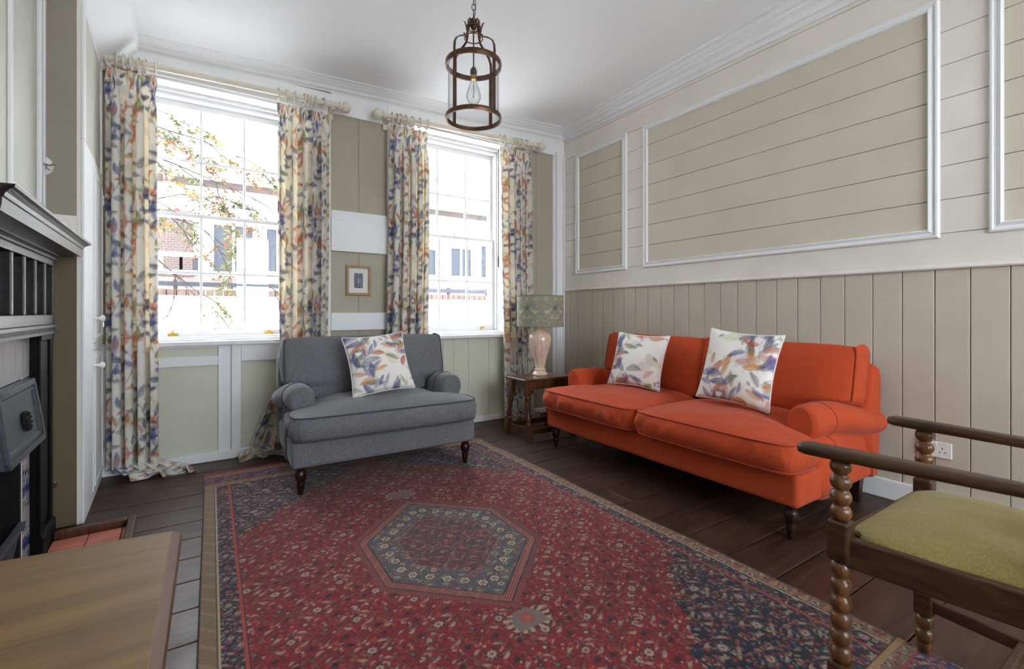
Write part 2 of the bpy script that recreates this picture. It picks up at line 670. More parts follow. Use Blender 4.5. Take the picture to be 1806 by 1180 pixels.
# sage boards below the sills, olive boards above
def boards(x0, x1, z0, z1, edges, mi):
    e = [x0] + [q for q in edges if x0 < q < x1] + [x1]
    for a, b in zip(e[:-1], e[1:]):
        mb.box(a + .0015, b - .0015, YW + .008, yb0 + .002, z0, z1, mi)
boards(-.6 * U, .52 * U, 0, W1[2], [], 1)
boards(W2[0], W2[1], 0, W2[2], [t * U for t in (1.48, 1.59, 1.699, 1.80, 1.9485, 2.161)], 1)
boards(W2[1], XR, 0, 2.7 * U, [2.7 * U], 0)
boards(W1[1], W2[0], 0, 2.53 * U, [.975 * U], 0)
tag(mb.build('wall_back', [M['olive'], M['sage']]), kind='structure')

mb = MB()
def wb(x0, x1, z0, z1, d=.012, b=.02):
    mb.box(x0 * U, x1 * U, YW - d, YW + b, z0 * U, z1 * U)
wb(-.6, .763, 2.512, 2.66)
wb(.763, 1.201, 2.517, 2.72, .008)
wb(1.201, 3.045, 2.587, 2.76)
wb(1.201, 2.45, 2.5, 2.587) if False else None
wb(.52, .763, 0, 2.512)
wb(1.201, 1.42, 0, 2.587)
wb(.763, 1.201, 1.464, 1.70, .03)
wb(.763, 1.201, 1.70, 1.776, .022)
wb(.763, 1.201, .857, .993, .022)
# below window 1
wb(-.6, -.296, 0, .80)
wb(.04, .112, 0, .80)
wb(.116, .173, 0, .80, .010)
wb(.45, .52, 0, .80)
wb(-.296, .04, .762, .80)
wb(-.296, .04, .640, .705)
wb(.173, .45, .659, .80)
# right of window 2
wb(2.36, 2.45, 0, 2.587)
wb(2.905, 3.045, 0, 2.60, .006)
tag(mb.build('trim_8', M['white'], bevel=.004), kind='structure')
mb = MB()
for xx in (2.935, 3.028):
    mb.box(xx * U, (xx + .016) * U, YW - .030, YW, .09, 2.62 * U)
mb.box(2.912 * U, 2.93 * U, YW - .018, YW, .09, 2.62 * U)
tag(mb.build('trim_9', M['white'], bevel=.006), kind='structure')
rects('baseboard_back', M['white'], [(-.6 * U, .763 * U, YW - .03, YW + .01, 0, .060 * U), (.763 * U, XR, YW - .028, YW + .01, 0, .045 * U)], None, .005)['kind'] = 'structure'


def make_window(n, O, g, zs, xm, lifts, catch):
    """O opening, g glass x0 x1 z0 z1, zs glazing bar heights, xm bar positions (metres)"""
    x0, x1, z0, z1 = O
    ya, yb = YW + .01, 4.03 * U
    mb = MB()
    d = .02
    mb.box(x0 - .01, x0 + d, ya, yb + .05, z0, z1)
    mb.box(x1 - d, x1 + .01, ya, yb + .05, z0, z1)
    mb.box(x0 + d, x1 - d, ya + .001, yb + .05, z1 - .015, z1 + .01)
    # stepped head and jambs of the sash box
    y2 = 3.865 * U
    mb.box(x0 + d, g[0] - .030, y2, yb, z0, z1 - .015)
    mb.box(g[1] + .030, x1 - d, y2, yb, z0, z1 - .015)
    mb.box(x0 + d, x1 - d, y2, yb, g[3] + .045, z1 - .015)
    mb.box(x0 + d, x1 - d, y2 - .03, y2, g[3] + .068, z1 - .015)
    mb.box(x0 + d, g[0] - .045, y2 - .02, y2, z0, z1 - .03)
    mb.box(g[1] + .045, x1 - d, y2 - .02, y2, z0, z1 - .03)
    w = mb.build('window_%d' % n, M['white'], bevel=.003)
    tag(w, kind='structure')
    rects('window_sill', M['white'], [(x0 - .05, x1 + .05, YW - .045, YW + .012, z0 - .027, z0 + .006), (x0 + .0, x1 - .0, YW + .012, yb, z0 - .03, z0 + .022), (x0 + d, x1 - d, y2 - .05, yb, z0 + .022, z0 + .035)], w, .006)
    mid = zs[1]
    xa, xb = g[0] - .030, g[1] + .030
    bw = .009
    for part, (za, zb, yy) in (('lower', (g[2] - .065, mid + .012, 3.915 * U)), ('upper', (mid - .018, g[3] + .045, 3.955 * U))):
        m = MB()
        t = .018
        m.box(xa, g[0], yy - t, yy + t, za, zb)
        m.box(g[1], xb, yy - t, yy + t, za, zb)
        m.box(g[0], g[1], yy - t, yy + t, za, g[2] if part == 'lower' else mid + .012)
        m.box(g[0], g[1], yy - t, yy + t, mid - .018 if part == 'lower' else g[3], zb)
        bar = zs[0] if part == 'lower' else zs[2]
        m.box(g[0], g[1], yy - .0112, yy + .0112, bar - bw, bar + bw)
        for q in xm:
            m.box(q - bw, q + bw, yy - .0125, yy + .0125, za + .01, zb - .01)
        s = m.build('sash', M['white'], w, .003, 1)
        rects('glass', M['glass'], [(g[0] - .004, g[1] + .004, yy - .0015, yy + .0015, za + .02, zb - .02)], s)
        if part == 'lower':
            for lx, kind in lifts:
                m = MB()
                ly, lz = yy - t, g[2] - .028
                if kind == 'lift':
                    m.box(lx - .032, lx + .032, ly - .003, ly, lz - .014, lz + .014)
                    m.tube([(lx - .026, ly - .002, lz), (lx - .018, ly - .018, lz + .012), (lx, ly - .024, lz + .022), (lx + .018, ly - .018, lz + .012), (lx + .026, ly - .002, lz)], .0055, 8)
                    m.lathe([(.004, 0), (.007, .006), (.004, .012), (.001, .014)], (lx, ly - .022, lz + .026), 10)
                else:
                    m.lathe([(.001, 0), (.014, .002), (.016, .008), (.007, .012), (.007, .018), (.014, .026), (.014, .032), (.001, .037)], (0, 0, 0), 16, 0, True, Matrix.Translation((lx, ly, lz + .012)) @ Matrix.Rotation(math.radians(90), 4, 'X'))
                    m.box(lx - .012, lx - .004, ly - .006, ly, lz - .03, lz)
                m.build('sash_lift', M['brass'], s)
    m = MB()
    m.lathe([(.012, 0), (.012, .006), (.006, .008), (.006, .02), (.011, .026), (.006, .034), (.001, .035)], (catch, 3.915 * U, mid + .012), 12)
    m.build('sash_catch', M['brass'], w)
    return w


make_window(1, W1, (-.324 * U, .471 * U, .867 * U, 2.415 * U), [1.270 * U, 1.668 * U, 2.052 * U], [-.0587 * U, .206 * U], [(-.218 * U, 'lift'), (.362 * U, 'lift')], .07 * U)
make_window(2, W2, (1.46 * U, 2.295 * U, .870 * U, 2.487 * U), [1.285 * U, 1.694 * U, 2.085 * U], [1.7437 * U, 2.0296 * U], [(2.185 * U, 'knob')], 1.9 * U)

# rear wall with a window added for fill light, and the near left wall
mb = MB()
mb.box(-1.6, .40, -2.45, -2.3, -.05, 3.4)
mb.box(2.90, XR + .16, -2.45, -2.3, -.05, 3.4)
mb.box(.40, 2.90, -2.45, -2.3, -.05, .85)
mb.box(.40, 2.90, -2.45, -2.3, 2.65, 3.4)
tag(mb.build('wall_front', M['cream']), kind='structure')
mb = MB()
mb.box(.35, .43, -2.44, -2.28, .80, 2.7)
mb.box(2.87, 2.95, -2.44, -2.28, .80, 2.7)
mb.box(.43, 2.87, -2.44, -2.28, .80, .88)
mb.box(.43, 2.87, -2.44, -2.28, 2.62, 2.7)
for xx in (1.1, 1.75, 2.4):
    mb.box(xx - .02, xx + .02, -2.40, -2.34, .88, 2.62)
mb.box(.43, 2.87, -2.395, -2.345, 1.63, 1.67)
tag(mb.build('window_3', M['white'], bevel=.004), kind='structure')
mb = MB()
mb.box(-1.6, -1.42, -2.35, 1.60, -.05, 3.4)
mb.box(-1.6, -1.0, 1.60, 1.72, -.05, 3.4)
mb.box(-1.1, -1.0, 1.72, YW + .3, -.05, 3.4)
tag(mb.build('wall_left', M['palegreen']), kind='structure')

rects('baseboard_left', M['white'], [(-1.42, -1.40, -2.3, 1.60, 0, .115), (-1.42, -1.0, 1.58, 1.60, 0, .115)], None, .005)['kind'] = 'structure'

# chimney breast (local frame: x out into the room, y towards the windows)
FL = Vector((-.598 * U, 2.83 * U, 0))


def loc2w(x, y, z=0):
    c, s = math.cos(TH), math.sin(TH)
    return Vector((FL.x + c * x - s * y, FL.y + s * x + c * y, z))


BX = -.046
mb = MB()
mb.box(BX - .30, BX, -1.42, -.875, -.03, 3.25)
mb.box(BX - .30, BX, -.375, .12, -.03, 3.25)
mb.box(BX - .30, BX, -.875, -.375, .83, 3.25)
o = mb.build('wall_chimney', M['palegreen'])
o.name = 'wall_chimney'
o.location = FL
o.rotation_euler = (0, 0, TH)
tag(o, kind='structure')
mb = MB()
Pb = lambda a_, b_, h: (BX + h, a_, b_)
mb.box(BX, BX + .006, .002, .121, 1.40, 3.1)
mb.box(BX + .006, BX + .018, .005, .035, 1.40, 3.1)
mb.box(BX + .006, BX + .016, .085, .121, 1.40, 3.1)
mb.box(BX, BX + .012, -.475, -.445, 1.60, 3.1)
mb.box(BX, BX + .012, -.445, .004, 1.585, 1.63)
mb.box(BX, BX + .005, -1.255, .004, 1.44, 1.585)
mb.box(BX, BX + .012, -.775, -.745, 1.60, 3.1)
mb.box(BX, BX + .012, -1.25, -1.22, 1.60, 3.1)
mb.box(BX, BX + .012, -1.22, -.775, 1.585, 1.63)
o = mb.build('trim_10', M['white'], bevel=.003)
o.location = FL
o.rotation_euler = (0, 0, TH)
tag(o, kind='structure')

# plain boxed cove along the left of the ceiling
mb = MB()
rings = []
for yy in (1.3 * U, YW):
    zt = ceil_z(-.4 * U, yy) + .01
    rings.append([(-.75 * U, yy, 2.47 * U), (-.545 * U, yy, 2.47 * U), (-.40 * U, yy, 2.61 * U), (-.385 * U, yy, 2.625 * U), (-.37 * U, yy, zt), (-.75 * U, yy, zt)])
mb.loft(rings[::-1], 0, False)
tag(mb.build('trim_11', M['ceil']), kind='structure')

# ============================================================ BUILT-IN CUPBOARD LEFT OF THE WINDOWS
A0 = Vector((-.503 * U, 2.94 * U, 0))
A1 = Vector((-.552 * U, YW - .006, 0))
dv = (A1 - A0)
LC = dv.length
phi = math.atan2(dv.y, dv.x) - math.pi / 2
cup = empty('alcove_cupboard', A0, phi, 'tall white painted corner cupboard with little knobs beside the left window', 'cupboard')
# local: y along the front towards the windows, x out into the room
ztop = 2.47 * U
mb = MB()
mb.box(-.42, -.012, .012, LC, 0, ztop, 0)
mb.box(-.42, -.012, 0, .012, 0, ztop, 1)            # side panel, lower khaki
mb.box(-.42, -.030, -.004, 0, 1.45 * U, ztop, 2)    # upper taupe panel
mb.box(-.42, -.012, -.005, 0, 1.30 * U, 1.45 * U, 3)
mb.box(-.030, -.012, -.006, .01, 0, ztop, 3)
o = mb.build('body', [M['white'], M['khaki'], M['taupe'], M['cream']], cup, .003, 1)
mb = MB()
def fb(y0, y1, z0, z1, d=0.0):
    mb.box(-.012, d, y0, y1, z0, z1)
fb(-.006, .34, 0, 1.82 * U)
fb(-.006, .07, 1.82 * U, ztop)
fb(LC - .06, LC, 0, ztop)
fb(.34, LC - .06, 0, .05)
fb(.34, LC - .06, 1.82 * U - .05, 1.82 * U)
fb(.34, LC - .06, .79 * U, .83 * U)
fb(.07, LC - .06, ztop - .04, ztop)
mb.build('front_frame', M['white'], cup, .004)
rects('upper_panel', M['palegreen'], [(-.016, -.006, .07, LC - .06, 1.82 * U, ztop - .04)], cup)
for za, zb, zk in ((.05, .79 * U, .715 * U), (.83 * U, 1.82 * U - .05, .965 * U)):
    mb = MB()
    mb.box(-.010, .004, .345, LC - .064, za + .004, zb - .004)
    mould_frame(mb, lambda a_, b_, h: (.004 + h, a_, b_), .375, LC - .09, za + .03, zb - .03, [(-.001, 0), (0, .006), (.015, .006), (.022, 0)])
    d = mb.build('cupboard_door', M['white'], cup, .002, 1)
    m = MB()
    kn = [(.0085, 0), (.0085, .012), (.006, .018), (.017, .03), (.019, .04), (.012, .047), (.001, .049)]
    m.lathe(kn, (0, 0, 0), 14, 0, True, Matrix.Translation((.004, .370, zk)) @ Matrix.Rotation(math.radians(90), 4, 'Y'))
    m.build('knob', M['plastic'], d)
    for hz in (za + .12 if za > .5 else za + .18, zb - .12):
        m = MB()
        m.box(.004, .009, LC - .085, LC - .045, hz - .03, hz + .03)
        m.lathe([(.005, -.032), (.005, .032)], (.010, LC - .064, hz), 8)
        m.build('hinge', M['chrome'], d)

# little wall fittings on the side of the cupboard
t = empty('wall_hook_fitting', (-.652 * U, 2.935 * U, 1.665 * U), 0, 'round white wall fitting with a small metal hook, high on the recess wall', 'wall fitting')
m = MB()
RX = Matrix.Rotation(math.radians(90), 4, 'X')
m.lathe([(.052, 0), (.052, .012), (.046, .022), (.020, .026), (.001, .027)], (0, 0, 0), 28, 0, True, RX)
m.build('backplate', M['plastic'], t)
m = MB()
m.tube([(0, -.024, 0), (.015, -.045, .002), (.045, -.05, -.004), (.06, -.05, .004)], .005, 8)
m.tube([(.03, -.048, 0), (.034, -.052, -.022), (.046, -.055, -.028)], .004, 8)
m.lathe([(.001, 0), (.008, .003), (.008, .010), (.001, .014)], (.06, -.05, -.002), 10)
m.build('hook', M['chrome'], t)
m = MB()
m.tube([(-.02, -.006, -.03), (-.016, -.006, -.12), (-.002, -.006, -.20), (.010, -.006, -.30)], .003, 6)
m.build('cord', M['pole'], t)
t = empty('gas_tap', (-.608 * U, 2.935 * U, .205 * U), 0, 'small chrome tap low on the recess wall beside the fireplace', 'tap')
m = MB()
m.lathe([(.016, 0), (.016, .004), (.007, .006), (.007, .05), (.010, .052), (.010, .07), (.001, .072)], (0, 0, 0), 14, 0, True, RX)
m.tube([(-.0, -.04, -.03), (0, -.04, .012)], .006, 8)
m.build('valve_body', M['chrome'], t)
m = MB()
m.lathe([(.001, 0), (.014, .002), (.014, .01), (.001, .012)], (0, -.04, .012), 12)
m.tube([(-.025, -.05, .016), (.025, -.05, .016)], .004, 8)
m.build('tap_handle', M['chrome'], t)

# ============================================================ OUTSIDE THE WINDOWS
gm = paint('pavement', (.58, .57, .55), .9, .1)
o = rects('ground', gm, [(-25, 30, YW + .6, 40, -.5, -.3), (-25, 30, -14, -2.6, -.5, -.3)])
tag(o, kind='structure')
ren = paint('pale_render', (.74, .72, .70), .9, .06)
bandm = paint('eaves_brown', (.055, .040, .036), .8, .2)  # plain dark brown of the eaves band
wframe = paint('outside_window_white', (.6, .6, .6), .6)
wglass = NT('outside_pane')
wglass.b.inputs['Base Color'].default_value = (.035, .04, .05, 1)
wglass.set(rough=.4, spec=.2)
brick = NT('red_brick')
bt = brick.n.new('ShaderNodeTexBrick')
bt.inputs['Color1'].default_value = (.06, .028, .022, 1)
bt.inputs['Color2'].default_value = (.045, .022, .018, 1)
bt.inputs['Mortar'].default_value = (.10, .09, .08, 1)
bt.inputs['Scale'].default_value = 4.5
brick.link(brick.map((1, 1, 1), (math.radians(90), 0, 0)), bt.inputs['Vector'])
brick.link(bt.outputs['Color'], brick.b.inputs['Base Color'])
hb = empty('neighbouring_house', (3, 13.0, -.3), 0, 'pale rendered house with dark sash windows and a brown eaves band across the street', 'building')
def part(name, mats, items, par=hb, off=(3, 13.0, -.3), bev=0):
    return rects(name, mats, [(a - off[0], b - off[0], c - off[1], d - off[1], e - off[2], f_ - off[2]) for a, b, c, d, e, f_ in items], par, bev)
part('wall', ren, [(-9, 16, 13.0, 17, -.3, 4.05), (-9, 16, 13.4, 17, 4.2, 7.0)])
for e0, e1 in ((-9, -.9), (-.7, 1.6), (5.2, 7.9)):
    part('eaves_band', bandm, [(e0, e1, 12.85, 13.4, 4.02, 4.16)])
part('gutter', wframe, [(-9, 16, 12.65, 12.8, 4.18, 4.26)], bev=.02)
part('brick_panel', brick.m, [(-2.2, -.35, 12.9, 13.02, 1.9, 3.4)])
for k, (x0, x1, z0, z1) in enumerate([(-.05, .95, 1.95, 3.25), (1.05, 1.75, 2.0, 3.25), (1.85, 2.9, 2.0, 3.2), (-1.0, -.15, 1.95, 2.45), (5.0, 5.75, 2.1, 3.05), (6.05, 6.95, 2.1, 3.15), (7.1, 7.75, 2.1, 3.3), (8.4, 9.2, 2.1, 3.2)]):
    w = part('window', wframe, [(x0 + .1, x1 - .1, 12.89, 12.99, z0, z0 + .1), (x0 + .1, x1 - .1, 12.89, 12.99, z1 - .1, z1), (x0, x0 + .1, 12.88, 12.99, z0, z1), (x1 - .1, x1, 12.88, 12.99, z0, z1), ((x0 + x1) / 2 - .03, (x0 + x1) / 2 + .03, 12.9, 12.98, z0 + .1, z1 - .1)])
    p = rects('pane', wglass.m, [(x0 + .1 - 3, x1 - .1 - 3, -.07, -.05, z0 + .4, z1 + .2)], w)
part('ledge', paint('ledge_brown', (.13, .09, .08), .9), [(-9, 16, 12.7, 13.0, 1.66, 1.88)])

gw = empty('garden_wall', (2, 8, -.3), 0, 'pale garden wall with a brick coping seen through both windows', 'wall')
part('wall', ren, [(-6, 12, 8, 8.25, -.3, 1.33)], gw, (2, 8, -.3))
cm = paint('coping_brick', (.10, .065, .055), .9, .25, .2, 9)
mb = MB()
x = -6.0
while x < 12:
    mb.box(x - 2, x + .10 - 2, -.04, .29, 1.63, 1.72)
    x += .112
mb.build('coping', cm, gw)
dm = paint('railing_blue_grey', (.03, .035, .05), .6)
mb = MB()
for xx in np.arange(-5, 9, .85):
    mb.box(xx, xx + .05, .09, .15, 1.70, 1.86)
mb.box(-5.02, 9, .08, .16, 1.77, 1.83)
mb.build('railing', dm, gw)

# rowan tree
tr = empty('rowan_tree', (-1.9, 7.0, -.3), 0, 'rowan tree with yellowing leaves and red berries outside the left window', 'tree')
rt = random.Random(12)
bark = wood('bark', (.022, .016, .012), (.045, .035, .028), .9, 2, 6)
tb = MB()
off = Vector((-1.9, 7.0, -.3))
tb.tube([(0, 0, 0), (.03, .02, 1.0), (.0, .0, 2.2), (.1, -.03, 3.2), (.15, 0, 4.6)], [.11, .10, .085, .06, .03], 10)
twigs = []
def branch(p, d, L, r, depth):
    pts = [p.copy()]
    n = 7
    q = p.copy()
    for k in range(n):
        d = (d + Vector((rt.uniform(-.22, .22), rt.uniform(-.2, .2), rt.uniform(-.28, .16)))).normalized()
        q = q + d * L / n
        pts.append(q.copy())
    tb.tube(pts, [r * (1 - .8 * k / n) for k in range(n + 1)], 5)
    if depth == 0:
        twigs.append(pts)
        return
    for k in range(2, n + 1):
        for _ in range(1 if depth == 2 else 2):
            dd = (d + Vector((rt.uniform(-.8, .8), rt.uniform(-.7, .7), rt.uniform(-.8, .6)))).normalized()
            branch(pts[k], dd, L * rt.uniform(.28, .42), r * .5, depth - 1)
for z, dx, dz, L in ((3.0, 1, .10, 2.6), (3.5, 1, .02, 2.9), (3.9, 1, -.12, 2.6), (2.7, 1, -.05, 2.4), (3.2, .7, .4, 1.6), (3.6, -1, .2, 1.4), (2.6, -1, .3, 1.3), (4.2, .6, .3, 1.5), (2.5, 1, .1, 2.2)):
    branch(Vector((.08, 0, z)), Vector((dx, rt.uniform(-.35, .1), dz)), L, .016, 2)
tb.build('trunk', bark, tr)
lf = MB()
bb = MB()
for pts in twigs:
    if rt.random() < .34 or (pts[0].z < 2.2 and rt.random() < .6):
        continue
    dens = rt.random()
    mi = rt.choice([0, 0, 0, 1, 1, 2])
    for k in range(1, len(pts)):
        base, dirv = pts[k], (pts[k] - pts[k - 1]).normalized()
        for q in range(3):
            a = Vector((rt.uniform(-1, 1), rt.uniform(-1, 1), rt.uniform(-.8, .3))).normalized()
            s = dirv.cross(a)
            if s.length < .1:
                continue
            s.normalize()
            L, w = rt.uniform(.050, .085), .015
            p = base + a * .01
            m_ = mi if rt.random() < .75 else rt.choice([0, 1, 2])
            lf.add([p, p + a * L * .45 + s * w, p + a * L, p + a * L * .45 - s * w], [(0, 1, 2, 3)], m_)
    if rt.random() < .16:
        c = pts[-1]
        for q in range(9):
            bb.lathe([(.001, -.008), (.0075, -.003), (.0075, .003), (.001, .008)], (c.x + rt.uniform(-.04, .04), c.y + rt.uniform(-.04, .04), c.z - .02 + rt.uniform(-.03, .03)), 6)
def leafm(n, c):
    m = NT(n)
    m.b.inputs['Base Color'].default_value = rgba(c)
    m.set(rough=.7)
    t = m.n.new('ShaderNodeBsdfTranslucent')
    t.inputs['Color'].default_value = rgba(c)
    x = m.n.new('ShaderNodeMixShader')
    x.inputs[0].default_value = .4
    m.link(m.b.outputs[0], x.inputs[1])
    m.link(t.outputs[0], x.inputs[2])
    m.link(x.outputs[0], m.out.inputs[0])
    return m.m
lf.build('foliage', [leafm('green_leaf', (.075, .095, .040)), leafm('yellow_leaf', (.22, .16, .05)), leafm('orange_leaf', (.17, .065, .025))], tr)
bb.build('berries', paint('red_berry', (.16, .012, .006), .3, .1, 0), tr)

# ============================================================ SOFT FURNITURE
def sstep(a, b, x):
    t = np.clip((x - a) / (b - a), 0, 1)
    return t * t * (3 - 2 * t)


def soft(name, mat, xl, xr, y0, y1, z0, z1, crown, bulge, corner, parent, seed, fn=None, nu=46, nv=40, wr=.004, bcrown=.3, pipe=.0055, pipemat=None, sag=0.0):
    """a stuffed cushion: outline xl(y)..xr(y), y0..y1, thickness z0..z1; fn maps the points to their pose; returns the object with its piping"""
    ys_ = y0 + (y1 - y0) * (.5 - .5 * np.cos(np.linspace(0, math.pi, nv))) * .55 + (y1 - y0) * np.linspace(0, 1, nv) * .45
    V = (ys_ - y0) / (y1 - y0) * 2 - 1
    u = np.sin(np.linspace(-1, 1, nu) * math.pi / 2) * .5 + np.linspace(-1, 1, nu) * .5
    X = np.zeros((nv, nu))
    Y = np.zeros((nv, nu))
    for j, y in enumerate(ys_):
        a, b = xl(y), xr(y)
        X[j] = (a + b) / 2 + u * (b - a) / 2
        Y[j] = y
    uu, vv = np.meshgrid(u, V)
    k = corner * np.abs(uu) ** 9 * np.abs(vv) ** 9
    X -= np.sign(uu) * k
    Y -= np.sign(vv) * k
    fu = 1 - np.abs(uu) ** 3.2
    fv = 1 - np.abs(vv) ** 3.2
    puff = (fu * fv) ** .8
    n1 = wob(X * 9, Y * 9, seed) * .009 + wob(X * 28, Y * 14, seed + 1) * .002
    edge = np.clip(1 - puff * 2.2, 0, 1)
    cre = wob(X * 70, Y * 70, seed + 2) * wr * edge
    T_ = z1 + crown * puff + n1 * puff ** .5 + cre * (puff > 0) * .6 - sag * np.exp(-(uu ** 2 + vv ** 2) * 3)
    Bt = z0 - crown * bcrown * puff
    top = np.dstack([X, Y, T_])
    bot = np.dstack([X, Y, Bt])
    # perimeter
    idx = [(0, i) for i in range(nu)] + [(j, nu - 1) for j in range(1, nv)] + [(nv - 1, i) for i in range(nu - 2, -1, -1)] + [(j, 0) for j in range(nv - 2, 0, -1)]
    per = np.array([(X[j, i], Y[j, i]) for j, i in idx])
    nxt, prv = np.roll(per, -1, 0), np.roll(per, 1, 0)
    tg = nxt - prv
    tg /= np.linalg.norm(tg, axis=1)[:, None] + 1e-9
    nr = np.stack([tg[:, 1], -tg[:, 0]], 1)
    K = 7
    L = np.cumsum(np.linalg.norm(nxt - per, axis=1))
    rings = []
    for q in range(K + 1):
        s = q / K
        b = bulge * math.sin(math.pi * s) * (1 + .5 * wob(L * 40, s * 3, seed + 4)) + wr * .9 * wob(L * 140, s * 2.5, seed + 5) * math.sin(math.pi * s)
        zt = np.array([T_[j, i] for j, i in idx])
        zb = np.array([Bt[j, i] for j, i in idx])
        rings.append(np.column_stack([per[:, 0] + nr[:, 0] * b, per[:, 1] + nr[:, 1] * b, zb + (zt - zb) * s]))
    f_ = fn or (lambda P: P)
    mb = MB()
    mb.grid(f_(top.reshape(-1, 3)).reshape(top.shape))
    mb.grid(f_(bot.reshape(-1, 3)).reshape(bot.shape)[:, ::-1])
    R = np.array([f_(r) for r in rings])
    R = np.concatenate([R, R[:, :1]], 1)
    mb.grid(R)
    o = mb.build(name, mat, parent)
    bm = bmesh.new()
    bm.from_mesh(o.data)
    bmesh.ops.remove_doubles(bm, verts=bm.verts, dist=1e-5)
    bmesh.ops.recalc_face_normals(bm, faces=bm.faces)
    bm.to_mesh(o.data)
    bm.free()
    if pipe:
        for r, dz in ((rings[-1], .001), (rings[0], -.001)):
            mb = MB()
            P = r.copy()
            P[:, :2] += nr * .002
            P[:, 2] += dz
            mb.tube(f_(P)[::2].tolist(), pipe, 6, 0, True)
            mb.build('piping', pipemat or mat, o)
    return o


def turned_leg(parent, x, y, h, mat, s=1.0):
    m = MB()
    pr = [(.030, h), (.031, h - .012), (.022, h - .022), (.030, h - .036), (.034, h - .055), (.030, h - .075), (.020, h - .09), (.024, h - .10), (.022, .035), (.016, .028), (.018, .018), (.014, .004), (.011, 0)]
    m.lathe([(r * s, z) for r, z in pr[::-1]], (x, y, 0), 18)
    return m.build('leg', mat, parent)


